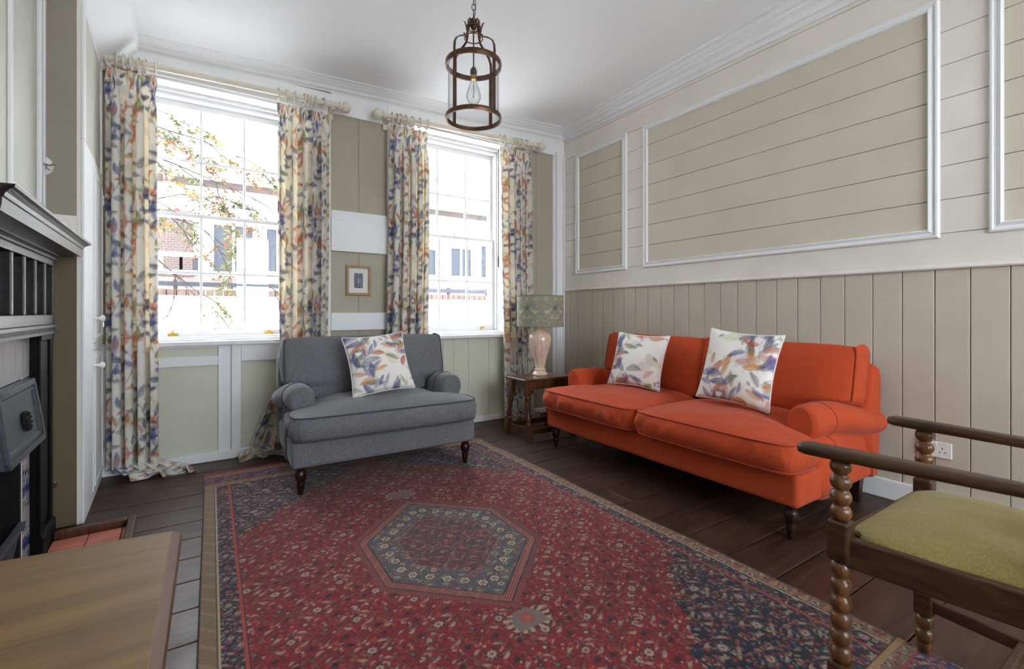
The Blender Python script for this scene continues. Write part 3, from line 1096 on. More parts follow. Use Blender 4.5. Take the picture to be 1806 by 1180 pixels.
def make_sofa(root, W, D, n, mat, seed, pm=None):
    yf, yb = -D / 2, D / 2
    AW = .19
    zb = .165
    hw = W / 2
    ya = yf + .27            # arm front
    yseat = yb - .36
    # base
    mb = MB()
    mb.box(-hw + .02, hw - .02, yf + .062, yb - .10, zb, .325)
    mb.build('base', mat, root, .022, 3)
    # arms
    for sg in (-1, 1):
        rings = []
        sec = []
        xi = hw - AW
        ang = np.radians(np.linspace(-62, 180, 17))
        ysA = list(ya + .075 * (1 - np.cos(np.linspace(0, math.pi / 2, 6)))) + list(np.linspace(ya + .12, yb - .05, 14))
        scl = list(.60 + .40 * np.sin(np.linspace(0, math.pi / 2, 6))) + [1] * 14
        for y, s in zip(ysA, scl):
            t = (y - ya) / (yb - ya)
            zc = .535 - .075 * sstep(.25, .95, t)
            r = .092 - .012 * t
            ov = -.004 + .040 * float(sstep(.12, .5, t))
            xc = xi + .092
            tk = .030 * (1 - float(sstep(.10, .45, t)))
            pts = [(xi + .0, zb), (xi + .085, zb), (xi + .150 + tk, zb), (xi + .155 + tk, .25), (xi + .155 + tk, .36), (xi + .150 + tk, zc - r * 1.15)]
            for a in ang:
                px_, pz_ = xc + r * math.cos(a) * (1 + (ov / r if math.cos(a) > 0 else 0)), zc + r * math.sin(a)
                pts.append((px_, pz_))
            pts += [(xi, zc - .08), (xi, .30)]
            cx, cz = xi + .08, .40
            rings.append([(sg * (cx + (p - cx) * s), y, cz + (q - cz) * (.82 + .18 * s) if q > zb + .01 else zb) for p, q in pts])
        mb = MB()
        mb.loft(rings if sg < 0 else [r_[::-1] for r_ in rings])
        arm = mb.build('arm', mat, root)
        bm = bmesh.new()
        bm.from_mesh(arm.data)
        bmesh.ops.recalc_face_normals(bm, faces=bm.faces)
        bm.to_mesh(arm.data)
        bm.free()
        mb = MB()
        r_ = rings[7]
        mb.tube([(p[0] * 1.0, p[1], p[2] + .001) for p in r_[2:]], .0045, 6)
        mb.build('piping', pm, arm)
    # back frame, raked
    mb = MB()
    prof = [(yb - .20, zb), (yb - .09, zb), (yb - .03, .40), (yb, .68), (yb - .005, .74), (yb - .03, .785), (yb - .07, .80), (yb - .13, .79), (yb - .17, .75), (yb - .22, .45)]
    rings = []
    w = hw - .015
    for x, s in [(-w, .55), (-w + .008, .78), (-w + .025, .92), (-w + .05, 1)] + [(q, 1) for q in np.linspace(-w + .1, w - .1, 9)] + [(w - .05, 1), (w - .025, .92), (w - .008, .78), (w, .55)]:
        cy, cz = yb - .11, .45
        rings.append([(x, cy + (p - cy) * s, cz + (q - cz) * (1 - (1 - s) * .28) if q > zb + .01 else zb) for p, q in prof])
    mb.loft(rings)
    o = mb.build('back_frame', mat, root)
    # seats
    inner = hw - AW + .004
    full = hw - .022

    def lim(sg, y):
        t = float(sstep(ya - .03, ya + .012, y))
        return sg * (full + (inner - full) * t)
    for k in range(n):
        cl = (lambda y: lim(-1, y)) if k == 0 else (lambda y, c=(-full + 2 * full * k / n + .004): c)
        cr = (lambda y: lim(1, y)) if k == n - 1 else (lambda y, c=(-full + 2 * full * (k + 1) / n - .004): c)
        soft('seat_cushion', mat, cl, cr, yf, yseat + .1, .338, .468, .060, .020, .030, root, seed + k * 7, wr=.0095 if n > 1 else .0035, pipemat=pm)
    # back cushions
    Hc = .445
    lean = math.radians(13)

    def pose(P, y_at=yb - .40):
        q = P.copy()
        # local y is height, local z thickness with the top side facing the room
        h = P[:, 1]
        t = P[:, 2]
        q[:, 1] = y_at + h * math.sin(lean) + (.17 - t) * math.cos(lean)
        q[:, 2] = .485 + h * math.cos(lean) - (.17 - t) * math.sin(lean) * .4
        return q
    fb_ = hw - .03

    def limb(sg, h):
        t = float(sstep(.08, .13, h))
        return sg * (inner - .01 + (fb_ - inner) * t)
    for k in range(n):
        cl = (lambda h: limb(-1, h)) if k == 0 else (lambda h, c=(-fb_ + 2 * fb_ * k / n + .003): c)
        cr = (lambda h: limb(1, h)) if k == n - 1 else (lambda h, c=(-fb_ + 2 * fb_ * (k + 1) / n - .003): c)
        soft('back_cushion', mat, cl, cr, 0, Hc, 0, .165, .074, .020, .016, root, seed + 30 + k * 5, pose, wr=.0055 if n > 1 else .0035, pipemat=pm)
    for sx in (-1, 1):
        turned_leg(root, sx * (hw - .075), yf + .115, zb + .004, M['darkleg'], 1.0)
        m = MB()
        x_ = sx * (hw - .10)
        m.loft([[(x_ + a * .020, yb - .155 + b * .020, 0) for a, b in ((-1, -1), (1, -1), (1, 1), (-1, 1))], [(x_ + a * .032, yb - .155 + b * .032, zb + .003) for a, b in ((-1, -1), (1, -1), (1, 1), (-1, 1))]], 0, False)
        m.build('leg', M['darkleg'], root, .003)


RZ = .010
sofa = empty('sofa', (2.505 * U + .02, 1.875 * U, 0), math.radians(-90), 'burnt orange two-cushion sofa against the panelled right wall', 'sofa')
make_sofa(sofa, 1.80 * U, 1.06, 2, M['orange'], 11, M['orangepipe'])
love = empty('loveseat', (.907 * U, 3.055 * U, RZ), math.radians(-1.0), 'grey woollen snuggler armchair with one wide seat cushion, in front of the windows', 'armchair')
make_sofa(love, 1.125 * U, .96, 1, M['grey'], 51, M['greypipe'])


def pillow(name, label, S, T_, loc, yaw, lean, roll, seed, uvoff):
    n = 76
    u = np.linspace(-1, 1, n)
    uu, vv = np.meshgrid(u, u)
    px_ = uu * (1 - .085 * (1 - vv ** 2)) * S / 2
    pz_ = vv * (1 - .085 * (1 - uu ** 2)) * S / 2
    th = T_ * np.clip((1 - uu ** 2), 0, 1) ** .42 * np.clip((1 - vv ** 2), 0, 1) ** .42 + .004
    th = th * (1 + .05 * wob(uu * 2.5, vv * 2.5, seed))
    # corner tucks and a soft dent at the top edge
    th -= .012 * np.exp(-((uu) ** 2) * 5 - ((vv - .75) ** 2) * 8)
    fr = np.dstack([px_, -th, pz_])
    bk = np.dstack([px_, th, pz_])
    edge = [(0, i) for i in range(n)] + [(j, n - 1) for j in range(1, n)] + [(n - 1, i) for i in range(n - 2, -1, -1)] + [(j, 0) for j in range(n - 2, 0, -1)]
    mb = MB()
    mb.grid(fr)
    mb.grid(bk[:, ::-1])
    k = n * n
    for a, b in zip(edge, edge[1:] + edge[:1]):
        i0, i1 = a[0] * n + a[1], b[0] * n + b[1]
        j0, j1 = k + a[0] * n + (n - 1 - a[1]), k + b[0] * n + (n - 1 - b[1])
        mb.f.append((i1, i0, j0, j1))
        mb.mi.append(0)
        mb.sm.append(True)
    R = Matrix.Rotation(yaw, 4, 'Z') @ Matrix.Rotation(-lean, 4, 'X') @ Matrix.Rotation(roll, 4, 'Y')
    o = mb.build(name, M['cushion'])
    o.matrix_world = Matrix.Translation(loc) @ R
    P = np.array(mb.v)
    c = sample(TILE_C, P[:, 0] * 1.0 + uvoff[0] + (P[:, 1] > 0) * .2, P[:, 2] + uvoff[1])
    setprint(o, c)
    m = MB()
    m.tube([(px_[j, i] * 1.006, 0, pz_[j, i] * 1.006) for j, i in edge][::2], .0042, 6, 0, True)
    p = m.build('piping', M['plastic'], o)
    tag(o, label, 'cushion', 'floral scatter cushions')
    return o


pillow('cushion', 'white floral scatter cushion with orange and blue leaves on the grey armchair', .43, .080, (.893 * U, 2.925 * U, .674 * U), math.radians(-1), math.radians(24), math.radians(-5), 3, (.1, .05))
pillow('cushion', 'smaller-looking floral cushion at the far end of the orange sofa, nearer the lamp', .42, .08, (2.485 * U, 2.22 * U, .664 * U), math.radians(-74), math.radians(20), math.radians(3), 6, (.33, .4))
pillow('cushion', 'floral cushion in the middle of the orange sofa, leaning where the two back cushions meet', .45, .074, (2.435 * U, 1.462 * U, .693 * U), math.radians(-86), math.radians(16), math.radians(4), 9, (.02, .3))

# ============================================================ CURTAINS AND POLES
YP = 3.600 * U


def curtain(label, x0, x1, b0, b1, zt, nf, seed, puddle, name='curtain', flare=0.0, shrink=.0):
    nu, nv = 230, 330
    r = np.random.RandomState(seed)
    s = np.linspace(0, 1, nu)
    Hh = zt
    PL = .42 if puddle else .0
    total = Hh + PL
    d = np.linspace(0, total, nv)       # cloth length from the top
    S, Dd = np.meshgrid(s, d)
    z = np.maximum(zt - Dd, 0)
    t = np.clip(Dd / Hh, 0, 1)
    p = np.clip(Dd - (Hh - .05), 0, None)        # length lying on the floor
    pf = p / max(PL, .01)
    ph = r.uniform(0, 6.28)
    mod = .14 * wob(t * 2.2, S * 5, seed) * t
    per = S * nf + mod + .10 * np.sin(2 * math.pi * S + seed)
    # pinch-pleated heading
    head = np.exp(-((Dd - .12) / .05) ** 2)
    top_ = sstep(.0, .10, Dd)
    amp = (.016 + .034 * sstep(.10, .45, Dd)) * (1 - .45 * head)
    y = -amp * np.sin(2 * math.pi * per + ph) - .006 * np.sin(6 * math.pi * per + ph) * np.exp(-Dd / .14)
    y += .004 * wob(S * 30, t * 4, seed + 3)
    X0 = x0 + (b0 - x0) * sstep(.25, 1, t)
    X1 = x1 + (b1 - x1) * sstep(.25, 1, t)
    w = X1 - X0
    x = X0 + S * w + (w / nf * .19) * np.sin(4 * math.pi * per + ph) * sstep(.05, .3, Dd)
    x += head * (w / nf) * .17 * np.sin(2 * math.pi * per + ph + math.pi / 2) + 0
    x += flare * sstep(.74, 1.0, t) * (1 - S) ** 1.5
    Y = YP + y + shrink
    if puddle:
        dx, dy = puddle
        fold = np.sin(2 * math.pi * per * .55 + seed)
        lump = np.abs(np.sin(2 * math.pi * (per * .5) + 3 * pf + seed))
        go = 1 - np.exp(-p * 4.0)
        x = x + dx * go * (.75 + .45 * S + .25 * fold)
        Y = Y + dy * go * (.75 + .35 * fold * S)
        env = sstep(0, .03, p) * (1 - sstep(.75, 1.05, pf))
        z = np.where(p > 0, np.maximum(.050 * np.exp(-p * 9), 0) + .006 + env * (.018 + .040 * lump * (1 - .5 * pf)) + .008 * wob(S * 14, pf * 5, seed + 9) * env, z)
        z = np.maximum(z, .004)
    A = np.dstack([x, Y, z])
    mb = MB()
    mb.grid(A[:, ::-1])
    o = mb.build(name, M['curtain'])
    u = S * (abs(x1 - x0) * 3.1)
    c = sample(TILE, (u + seed * .13)[:, ::-1].ravel(), (total - Dd)[:, ::-1].ravel())
    setprint(o, c)
    tag(o, label, 'curtain', 'floral curtains at the two windows')
    return o


curtain('floral curtain at the left end of the left window, puddling beside the cupboard', -.522 * U, -.280 * U, -.515 * U, -.275 * U, 2.452 * U, 4, 3, (.22, -.13))
curtain('floral curtain left of the small picture, its hem flaring out behind the grey armchair', .385 * U, .728 * U, .395 * U, .712 * U, 2.460 * U, 5, 8, (-.10, -.03), flare=-.19 * U)
curtain('floral curtain just right of the picture, left side of the right window', 1.195 * U, 1.512 * U, 1.16 * U, 1.50 * U, 2.487 * U, 5, 14, (.05, -.06))
curtain('floral curtain at the right end of the right window, behind the table lamp', 2.200 * U, 2.533 * U, 2.24 * U, 2.56 * U, 2.517 * U, 5, 21, (.05, -.06))


def make_pole(label, xa, za, xb, zb, ringx, ends, brackets):
    root = empty('curtain_pole', (xa, YP, za), 0, label, 'curtain pole', 'cream curtain poles')
    dz = lambda x: (zb - za) * (x - xa) / (xb - xa)
    m = MB()
    m.tube([(0, 0, 0), (xb - xa, 0, zb - za)], .022, 20)
    m.build('rod', M['pole'], root)
    for e in ends:
        x = (xa if e < 0 else xb) - xa
        m = MB()
        m.lathe([(.026, 0), (.032, .004), (.032, .014), (.020, .020), (.018, .03), (.040, .040), (.046, .062), (.040, .084), (.018, .098), (.001, .10)], (0, 0, 0), 22, 0, True,
                Matrix.Translation((x, 0, dz(x + xa))) @ Matrix.Rotation(math.radians(90 * e), 4, 'Y'))
        m.build('finial', M['pole'], root)
    for bx in brackets:
        m = MB()
        x = bx - xa
        m.box(x - .012, x + .012, -.002, YW - YP - .008, dz(bx) - .040, dz(bx) - .020)
        m.box(x - .02, x + .02, YW - YP - .02, YW - YP - .008, dz(bx) - .085, dz(bx) + .02)
        m.build('bracket', M['pole'], root, .004)
    for x in ringx:
        m = MB()
        q = random.Random(int(x * 1000)).uniform(-.22, .22)
        c = Vector((x - xa, 0, dz(x) - .008))
        pts = [tuple(c + Vector((math.sin(q) * math.cos(a) * .041, math.cos(a) * .041, math.sin(a) * .041))) for a in np.linspace(0, 2 * math.pi, 25)[:-1]]
        m.tube(pts, .0068, 8, 0, True)
        m.tube([tuple(c + Vector((0, 0, -.036))), tuple(c + Vector((0, 0, -.052)))], .003, 6)
        m.build('ring', M['pole'], root)
    return root


make_pole('cream wooden curtain pole over the left window, reaching the corner', -.545 * U, 2.508 * U, .795 * U, 2.537 * U,
          [t * U for t in (-.515, -.475, -.440, -.405, -.370, -.335, -.285, .395, .445, .500, .560, .585, .610, .640, .690)], [1], [-.52 * U, .76 * U])
make_pole('cream wooden curtain pole over the right window, knob at both ends', 1.145 * U, 2.546 * U, 2.625 * U, 2.597 * U,
          [t * U for t in (1.205, 1.245, 1.27, 1.315, 1.37, 1.435, 1.500, 2.205, 2.255, 2.33, 2.365, 2.40, 2.44, 2.50)], [-1, 1], [1.18 * U, 2.585 * U])
m = MB()
m.tube([(2.185 * U, YP - .01, 2.47 * U), (2.187 * U, YP - .012, 2.0 * U), (2.185 * U, YP - .01, 1.46 * U)], .004, 6)
m.lathe([(.004, 0), (.008, .02), (.008, .10), (.004, .12)], (2.185 * U, YP - .01, 1.40 * U), 8)
tag(m.build('curtain_draw_rod', M['bakelite']), 'thin dark draw rod hanging against the left edge of the curtain behind the lamp', 'draw rod')

# ============================================================ RUG
def herati(seed, base, pal, W=.15, Hh=.19, px=.0024, n=150):
    """one repeat of a close all-over carpet pattern"""
    r = np.random.RandomState(seed)
    nx, ny = int(W / px), int(Hh / px)
    X, Y = np.meshgrid((np.arange(nx) + .5) * W / nx, (np.arange(ny) + .5) * Hh / ny)
    img = np.ones((ny, nx, 3)) * lin(base)
    C = [lin(c) for c in pal]

    def ring(cx, cy, r0, r1, c, pet=0, k=.85):
        dx = (X - cx + W / 2) % W - W / 2
        dy = (Y - cy + Hh / 2) % Hh - Hh / 2
        d = np.hypot(dx, dy) * (1 + (.2 * np.cos(pet * np.arctan2(dy, dx)) if pet else 0))
        a = (np.clip((d - r0) / .002 + .5, 0, 1) * np.clip((r1 - d) / .002 + .5, 0, 1) * k)[..., None]
        img[:] = img * (1 - a) + c * a
    for k in range(n):
        stamp(img, X, Y, W, Hh, r.uniform(0, W), r.uniform(0, Hh), r.choice([0, .6, 1.57, 2.5]) + r.uniform(-.2, .2), r.uniform(.008, .022), r.uniform(.004, .0075), C[r.randint(len(C))], .8, r.uniform(-45, 45), .0016)
    for cx, cy, q in ((W / 2, Hh / 2, 1), (0, 0, .85)):
        for sx in (-1, 1):
            for sy in (-1, 1):
                stamp(img, X, Y, W, Hh, cx + sx * .030, cy + sy * .026, sx * sy * 1.0 + 1.57, .030, .009, C[1], .85, sx * 16, .0016, C[3])
                ring(cx + sx * .016, cy + sy * .042, .0, .0055, C[2], 0)
                ring(cx + sx * .046, cy + sy * .012, .0, .0055, C[4], 0)
        ring(cx, cy, 0, .0165 * q, C[3], 0)
        ring(cx, cy, .005, .0115 * q, C[1], 8)
        ring(cx, cy, 0, .005, C[2], 0)
    for cx, cy in ((W / 2, 0), (0, Hh / 2), (W / 4, Hh / 4), (W * .75, Hh * .75), (W / 4, Hh * .75), (W * .75, Hh / 4)):
        ring(cx, cy, 0, .0095, C[5 % len(C)], 6)
        ring(cx, cy, 0, .0052, C[r.randint(len(C))], 0)
    for k in range(n // 3):
        ring(r.uniform(0, W), r.uniform(0, Hh), 0, r.uniform(.0018, .0035), C[r.randint(len(C))])
    return img, W, Hh


T_red = herati(1, (140, 22, 32), [(176, 110, 92), (216, 194, 166), (190, 64, 50), (22, 22, 44), (96, 90, 56), (62, 12, 20), (104, 126, 130), (44, 20, 36), (26, 28, 50), (30, 30, 50)], .17, .215, .0026, 190)
T_navy = herati(2, (34, 32, 54), [(190, 134, 104), (216, 188, 154), (176, 52, 46), (58, 100, 122), (168, 54, 54), (16, 16, 34), (160, 136, 100), (204, 120, 92), (110, 140, 136)], .16, .20, .0026, 170)
T_pale = herati(3, (92, 92, 98), [(60, 62, 84), (206, 192, 164), (180, 84, 62), (52, 60, 84), (130, 84, 88), (144, 146, 130), (72, 96, 108), (160, 130, 110)])
T_core = herati(5, (96, 62, 68), [(58, 52, 78), (190, 150, 120), (190, 84, 66), (36, 36, 66), (120, 110, 96), (150, 60, 60), (80, 92, 104)])
T_bord = herati(7, (150, 126, 92), [(176, 60, 50), (210, 178, 140), (120, 40, 44), (48, 56, 84), (190, 110, 80), (90, 100, 80)], .10, .10)
T_wide = herati(8, (50, 48, 78), [(200, 150, 130), (214, 186, 160), (186, 70, 66), (84, 88, 120), (190, 100, 96), (30, 30, 56)], .15, .13)

rx0, rx1, ry0, ry1 = -.035 * U, 1.755 * U, .29 * U, 3.375 * U
RW, RL = rx1 - rx0, ry1 - ry0
px_ = .0037
nx_, ny_ = int(RW / px_), int(RL / px_)
gx = np.linspace(-RW / 2, RW / 2, nx_)
gy = np.linspace(-RL / 2, RL / 2, ny_)
GX, GY = np.meshgrid(gx, gy)
ax, ay = np.abs(GX), np.abs(GY)
rr = np.random.RandomState(1)
jit = .003 * wob(GX * 40, GY * 40, 77)
tx, ty = GX + jit, GY + jit


def smp(t, fx=1, fy=1):
    fx, fy = fx * .80, fy * .80
    a = sample(t, tx * fx + 5, ty * fy + 5)
    b = sample(t, tx * fx * .92 + 5.05, ty * fy * 1.08 + 5.07)
    k = (wob(GX * 11, GY * 11, 31) > .25)[..., None]
    return np.where(k, b, a)


C_ = smp(T_red)
# abrash bands in the red
C_ *= (1 + .10 * wob(GY * 5, GX * .3, 5))[..., None]


def put(mask, v):
    m_ = mask[..., None] if mask.ndim == 2 else mask
    C_[:] = np.where(m_, v, C_)


def line(dist, w, c):
    put(np.abs(dist) < w, lin(c))


serr = .030 * wob(ax * 26, ay * 26, 44, 6) + .016 * np.sign(np.sin(ax * 75))
span = ay - (.51 + (.885 - ax) * 1.08) + serr
put(span > 0, smp(T_navy))
hx = np.maximum(ax / .345, (ay + .957 * ax) / .525)
saw = .035 * np.abs((np.degrees(np.arctan2(ay, ax)) * .55) % 1 - .5) * 2
put(hx < 1.12 + saw, np.where((((GX + GY) * 90) % 1 < .5)[..., None], lin((150, 70, 72)), lin((112, 62, 66))))
put(hx < 1.06, np.where((((GX - GY) * 70) % 1 < .55)[..., None], lin((176, 112, 96)), lin((132, 56, 60))))
line(hx - 1.06, .008, (70, 40, 44))
put(hx < .962, lin((52, 60, 70)))
put(hx < .945, smp(T_pale))
hv = [(0, .525), (.345, .195), (.345, -.195), (0, -.525), (-.345, -.195), (-.345, .195)]
for q in range(6):
    (xa_, ya_), (xb_, yb_) = hv[q], hv[(q + 1) % 6]
    nn = 5 if q % 3 != 1 else 4
    for i in range(nn):
        t_ = (i + .5) / nn
        fx_, fy_ = (xa_ + (xb_ - xa_) * t_) * .785, (ya_ + (yb_ - ya_) * t_) * .785
        dd = np.hypot(GX - fx_, GY - fy_) * (1 + .16 * np.cos(6 * np.arctan2(GY - fy_, GX - fx_)))
        put(dd < .022, lin((56, 60, 80)))
        put(dd < .018, lin((214, 198, 168)))
        put(dd < .010, lin((96, 60, 56)))
        put(dd < .005, lin((200, 150, 90)))
put(hx < .60, smp(T_core))
line(hx - .60, .006, (176, 104, 88))
# pendants above and below the medallion
py = ay - .66
pd = np.maximum(ax / .062, np.abs(py) / .050)
pet = (ax / .085) ** 2 + (py / .070) ** 2
put((pet < 1.15) & (np.sin(np.arctan2(py, ax) * 16) > -.1) & (py > -.045), lin((186, 166, 138)))
put((pd < 1) & (ax / .062 + np.maximum(-py, 0) / .09 < 1.05), lin((132, 118, 112)))
put(np.hypot(ax, py) < .030, lin((168, 92, 84)))
put(np.hypot(ax, py) < .012, lin((196, 104, 60)))
# borders
ex, ey = RW / 2 - ax, RL / 2 - ay
put(ex < .142, lin((60, 24, 30)))
put(ex < .138, lin((184, 72, 62)))
put(ex < .129, smp(T_navy, 1.4, 1.2))
put(ex < .064, lin((196, 176, 142)))
put(ex < .058, lin((40, 30, 36)))
put(ex < .052, np.where((((GX * 1 + GY) * 130) % 1 < .4)[..., None], lin((122, 100, 74)), lin((158, 132, 100))))
put((ex < .052) & (GX > 0), smp(T_bord))
put(ex < .006, lin((50, 24, 26)))
put(ey < .285, lin((60, 24, 30)))
put((ey < .28), lin((176, 140, 96)))
put((ey < .262) & (ex > .0), smp(T_bord))
put(ey < .225, lin((156, 60, 52)))
put(ey < .215, smp(T_wide))
put(ey < .075, lin((186, 142, 100)))
put(ey < .058, smp(T_bord))
put((ey < .030), lin((196, 66, 58)))
C_ *= (1 + rr.uniform(-.13, .13, C_.shape[:2]))[..., None]
C_ = np.clip(C_, 0, 1) * .62
Zr = .0085 + .0012 * wob(GX * 4, GY * 4, 3) + .0005 * rr.uniform(-1, 1, GX.shape)
wx = .008 * wob(GY * 3.2, GX * 0, 8) * (GX > 0) * (ax / (RW / 2)) ** 6
Zr += np.where(GX > 0, .010 * np.exp(-ex / .03) * np.clip(wob(GY * 5, GX * 0, 6), 0, 1), 0)
A = np.dstack([GX + wx, GY, Zr])
mb = MB()
mb.grid(A)
e0 = [(A[0, i, 0], A[0, i, 1], A[0, i, 2]) for i in range(nx_)]
per = [(0, i) for i in range(nx_)] + [(j, nx_ - 1) for j in range(1, ny_)] + [(ny_ - 1, i) for i in range(nx_ - 2, -1, -1)] + [(j, 0) for j in range(ny_ - 2, 0, -1)]
k = len(mb.v)
mb.v += [(float(A[j, i, 0]), float(A[j, i, 1]), .0005) for j, i in per]
n_ = len(per)
for q in range(n_):
    a, b = per[q], per[(q + 1) % n_]
    mb.f.append((b[0] * nx_ + b[1], a[0] * nx_ + a[1], k + q, k + (q + 1) % n_))
    mb.mi.append(0)
    mb.sm.append(False)
rug = mb.build('rug', M['rug'])
cc = np.concatenate([C_.reshape(-1, 3), np.ones((n_, 3)) * lin((60, 30, 30))])
setprint(rug, cc)
rug.location = ((rx0 + rx1) / 2, (ry0 + ry1) / 2, 0)
tag(rug, 'large red Persian rug with navy corners and a pale blue hexagon medallion on the floorboards', 'rug')

# ============================================================ SIDE TABLE AND LAMP
st = empty('side_table', (2.26 * U, 3.07 * U, 0), 0, 'small dark oak joint stool used as side table between curtain and orange sofa', 'side table')
zt = .475 * U
hx_, hy_ = .24 * U, .135 * U
m = MB()
m.box(-hx_, hx_, -hy_, hy_, zt - .022, zt)
m.build('table_top', M['sideoak'], st, .006, 3)
def lerp(a, b, t):
    return a + (b - a) * t
for sx in (-1, 1):
    for sy in (-1, 1):
        bx, by = sx * (hx_ - .03), sy * (hy_ + .028 * U)
        tx_, ty_ = sx * (hx_ - .055), sy * (hy_ - .045)
        q = lambda z: (lerp(bx, tx_, z / zt), lerp(by, ty_, z / zt), z)
        m = MB()
        def blk(z0, z1, w):
            rings = []
            for z in (z0, z1):
                c = q(z)
                rings.append([(c[0] + a * w, c[1] + b * w, z) for a, b in ((-1, -1), (1, -1), (1, 1), (-1, 1))])
            m.loft(rings, 0, False)
        blk(0, .135, .026)
        blk(zt - .145, zt - .02, .025)
        prof = [(.018, .135), (.021, .150), (.014, .160), (.020, .175), (.019, .195), (.013, .215), (.015, .255), (.020, .300), (.022, .320), (.015, .335), (.021, .350), (.018, zt - .145)]
        rings = []
        for r_, z in prof:
            c = q(z)
            rings.append([(c[0] + 1.2 * r_ * math.cos(a), c[1] + 1.2 * r_ * math.sin(a), z) for a in np.linspace(0, 2 * math.pi, 17)[:-1]])
        m.loft(rings)
        m.build('leg', M['sideoak'], st, .003, 1)
for s in (-1, 1):
    z0, z1 = zt - .095, zt - .022
    m = MB()
    y_ = s * (hy_ - .04)
    m.box(-hx_ + .05, hx_ - .05, y_ - .009, y_ + .009, z0, z1)
    m.build('apron', M['sideoak'], st, .004)
    m = MB()
    x_ = s * (hx_ - .058)
    m.box(x_ - .009, x_ + .009, -hy_ + .03, hy_ - .03, z0, z1)
    m.build('apron', M['sideoak'], st, .004)
    m = MB()
    y_ = s * (hy_ + .018)
    m.box(-hx_ + .05, hx_ - .05, y_ - .011, y_ + .011, .055, .100)
    m.build('stretcher', M['sideoak'], st, .004)
    m = MB()
    x_ = s * (hx_ - .036)
    m.box(x_ - .011, x_ + .011, -hy_ - .01, hy_ + .01, .060, .105)
    m.build('stretcher', M['sideoak'], st, .004)

lm = empty('table_lamp', (2.30 * U, 3.11 * U, zt), 0, 'table lamp with pale pink urn base and bird-and-strawberry patterned drum shade', 'lamp')
gl = NT('pale_pink_glaze')
f = gl.noise(gl.map((6, 6, .8)), 8, 5, .6, .8)
gl.link(gl.ramp(f, [(.3, (.58, .33, .24)), (.7, (.74, .64, .52))]), gl.b.inputs['Base Color'])
gl.set(rough=.22, coat=.3)
m = MB()
m.lathe([(.070, 0), (.076, .004), (.076, .011), (.056, .030), (.047, .044), (.052, .050), (.047, .056), (.042, .072), (.052, .120), (.072, .190), (.092, .260), (.102, .310), (.101, .340), (.092, .368), (.072, .388), (.046, .398), (.032, .408), (.029, .420), (.036, .430), (.044, .434), (.040, .440), (.012, .442)], n=36)
m.build('lamp_base', gl.m, lm)
m = MB()
m.lathe([(.012, .440), (.012, .47), (.018, .472), (.018, .53), (.001, .532)], n=14)
m.build('bulb_holder', M['brass'], lm)
m = MB()
m.tube([(.0, .098, .33), (.004, .108, .31), (0, .102, .20)], .003, 6)
m.build('cable', M['bakelite'], lm)
nu, nv = 288, 60
R_, z0, z1 = .213, .446, .722
A = np.zeros((nv, nu, 3))
for j in range(nv):
    for i in range(nu):
        a = 2 * math.pi * i / nu
        A[j, i] = (R_ * math.cos(a), R_ * math.sin(a), z0 + (z1 - z0) * j / (nv - 1))
m = MB()
m.grid(A, wrap=True)
# inner lining
k = len(m.v)
m.grid(A[::-1] * np.array([.985, .985, 1]), wrap=True)
sh = m.build('lamp_shade', M['shade'], lm)
Wt, Ht = 2 * math.pi * R_ / 5, .276
ny2, nx2 = 110, 108
X, Y = np.meshgrid((np.arange(nx2) + .5) * Wt / nx2, (np.arange(ny2) + .5) * Ht / ny2)
img = np.ones((ny2, nx2, 3)) * lin((152, 150, 132))
r = np.random.RandomState(3)
for q in range(230):
    stamp(img, X, Y, Wt, Ht, r.uniform(0, Wt), r.uniform(0, Ht), r.uniform(0, 6.28), r.uniform(.015, .04), r.uniform(.006, .012), lin([(156, 166, 146), (112, 122, 108), (160, 150, 116), (122, 152, 150), (160, 136, 118)][r.randint(5)]), .8, r.uniform(-20, 20), .002)
cx = Wt / 2
for s in (-1, 1):
    stamp(img, X, Y, Wt, Ht, cx + s * .042, .245, 0, .034, .034, lin((206, 190, 160)), .9)
    stamp(img, X, Y, Wt, Ht, cx + s * .042, .245, 0, .016, .016, lin((120, 110, 90)), .9)
    stamp(img, X, Y, Wt, Ht, cx + s * .055, .130, s * .15, .062, .026, lin((208, 192, 164)), .95, 9)
    stamp(img, X, Y, Wt, Ht, cx + s * .088, .150, s * .9, .026, .014, lin((208, 192, 164)), .95)
    stamp(img, X, Y, Wt, Ht, cx + s * .030, .178, s * 1.0, .030, .012, lin((190, 170, 140)), .7)
    for dx, dz in ((.105, .10), (.118, .078), (.092, .082), (.03, .05), (.07, .035)):
        stamp(img, X, Y, Wt, Ht, cx + s * dx, dz, 1.57, .022, .018, lin((206, 186, 140)), .9)
stamp(img, X, Y, Wt, Ht, 0, .165, 0, .045, .045, lin((72, 96, 110)), .9)
stamp(img, X, Y, Wt, Ht, 0, .245, 0, .030, .030, lin((206, 186, 150)), .9)
P = np.array(m.v)
th_ = np.arctan2(P[:, 1], P[:, 0]) % (2 * math.pi)
c = sample((img, Wt, Ht), th_ * R_ + .06, P[:, 2] - z0)
c[k:] = lin((225, 215, 190))
setprint(sh, c)
tm = paint('shade_trim_green', (.16, .18, .14), .8)
for z in (z0, z1):
    m = MB()
    m.tube([(R_ * math.cos(a), R_ * math.sin(a), z) for a in np.linspace(0, 2 * math.pi, 49)[:-1]], .003, 6, 0, True)
    m.build('shade_rim', tm, sh)
m = MB()
m.tube([(-R_, 0, z0 + .02), (R_, 0, z0 + .02)], .002, 5)
m.tube([(0, -R_, z0 + .02), (0, R_, z0 + .02)], .002, 5)
m.build('shade_carrier', M['brass'], sh)

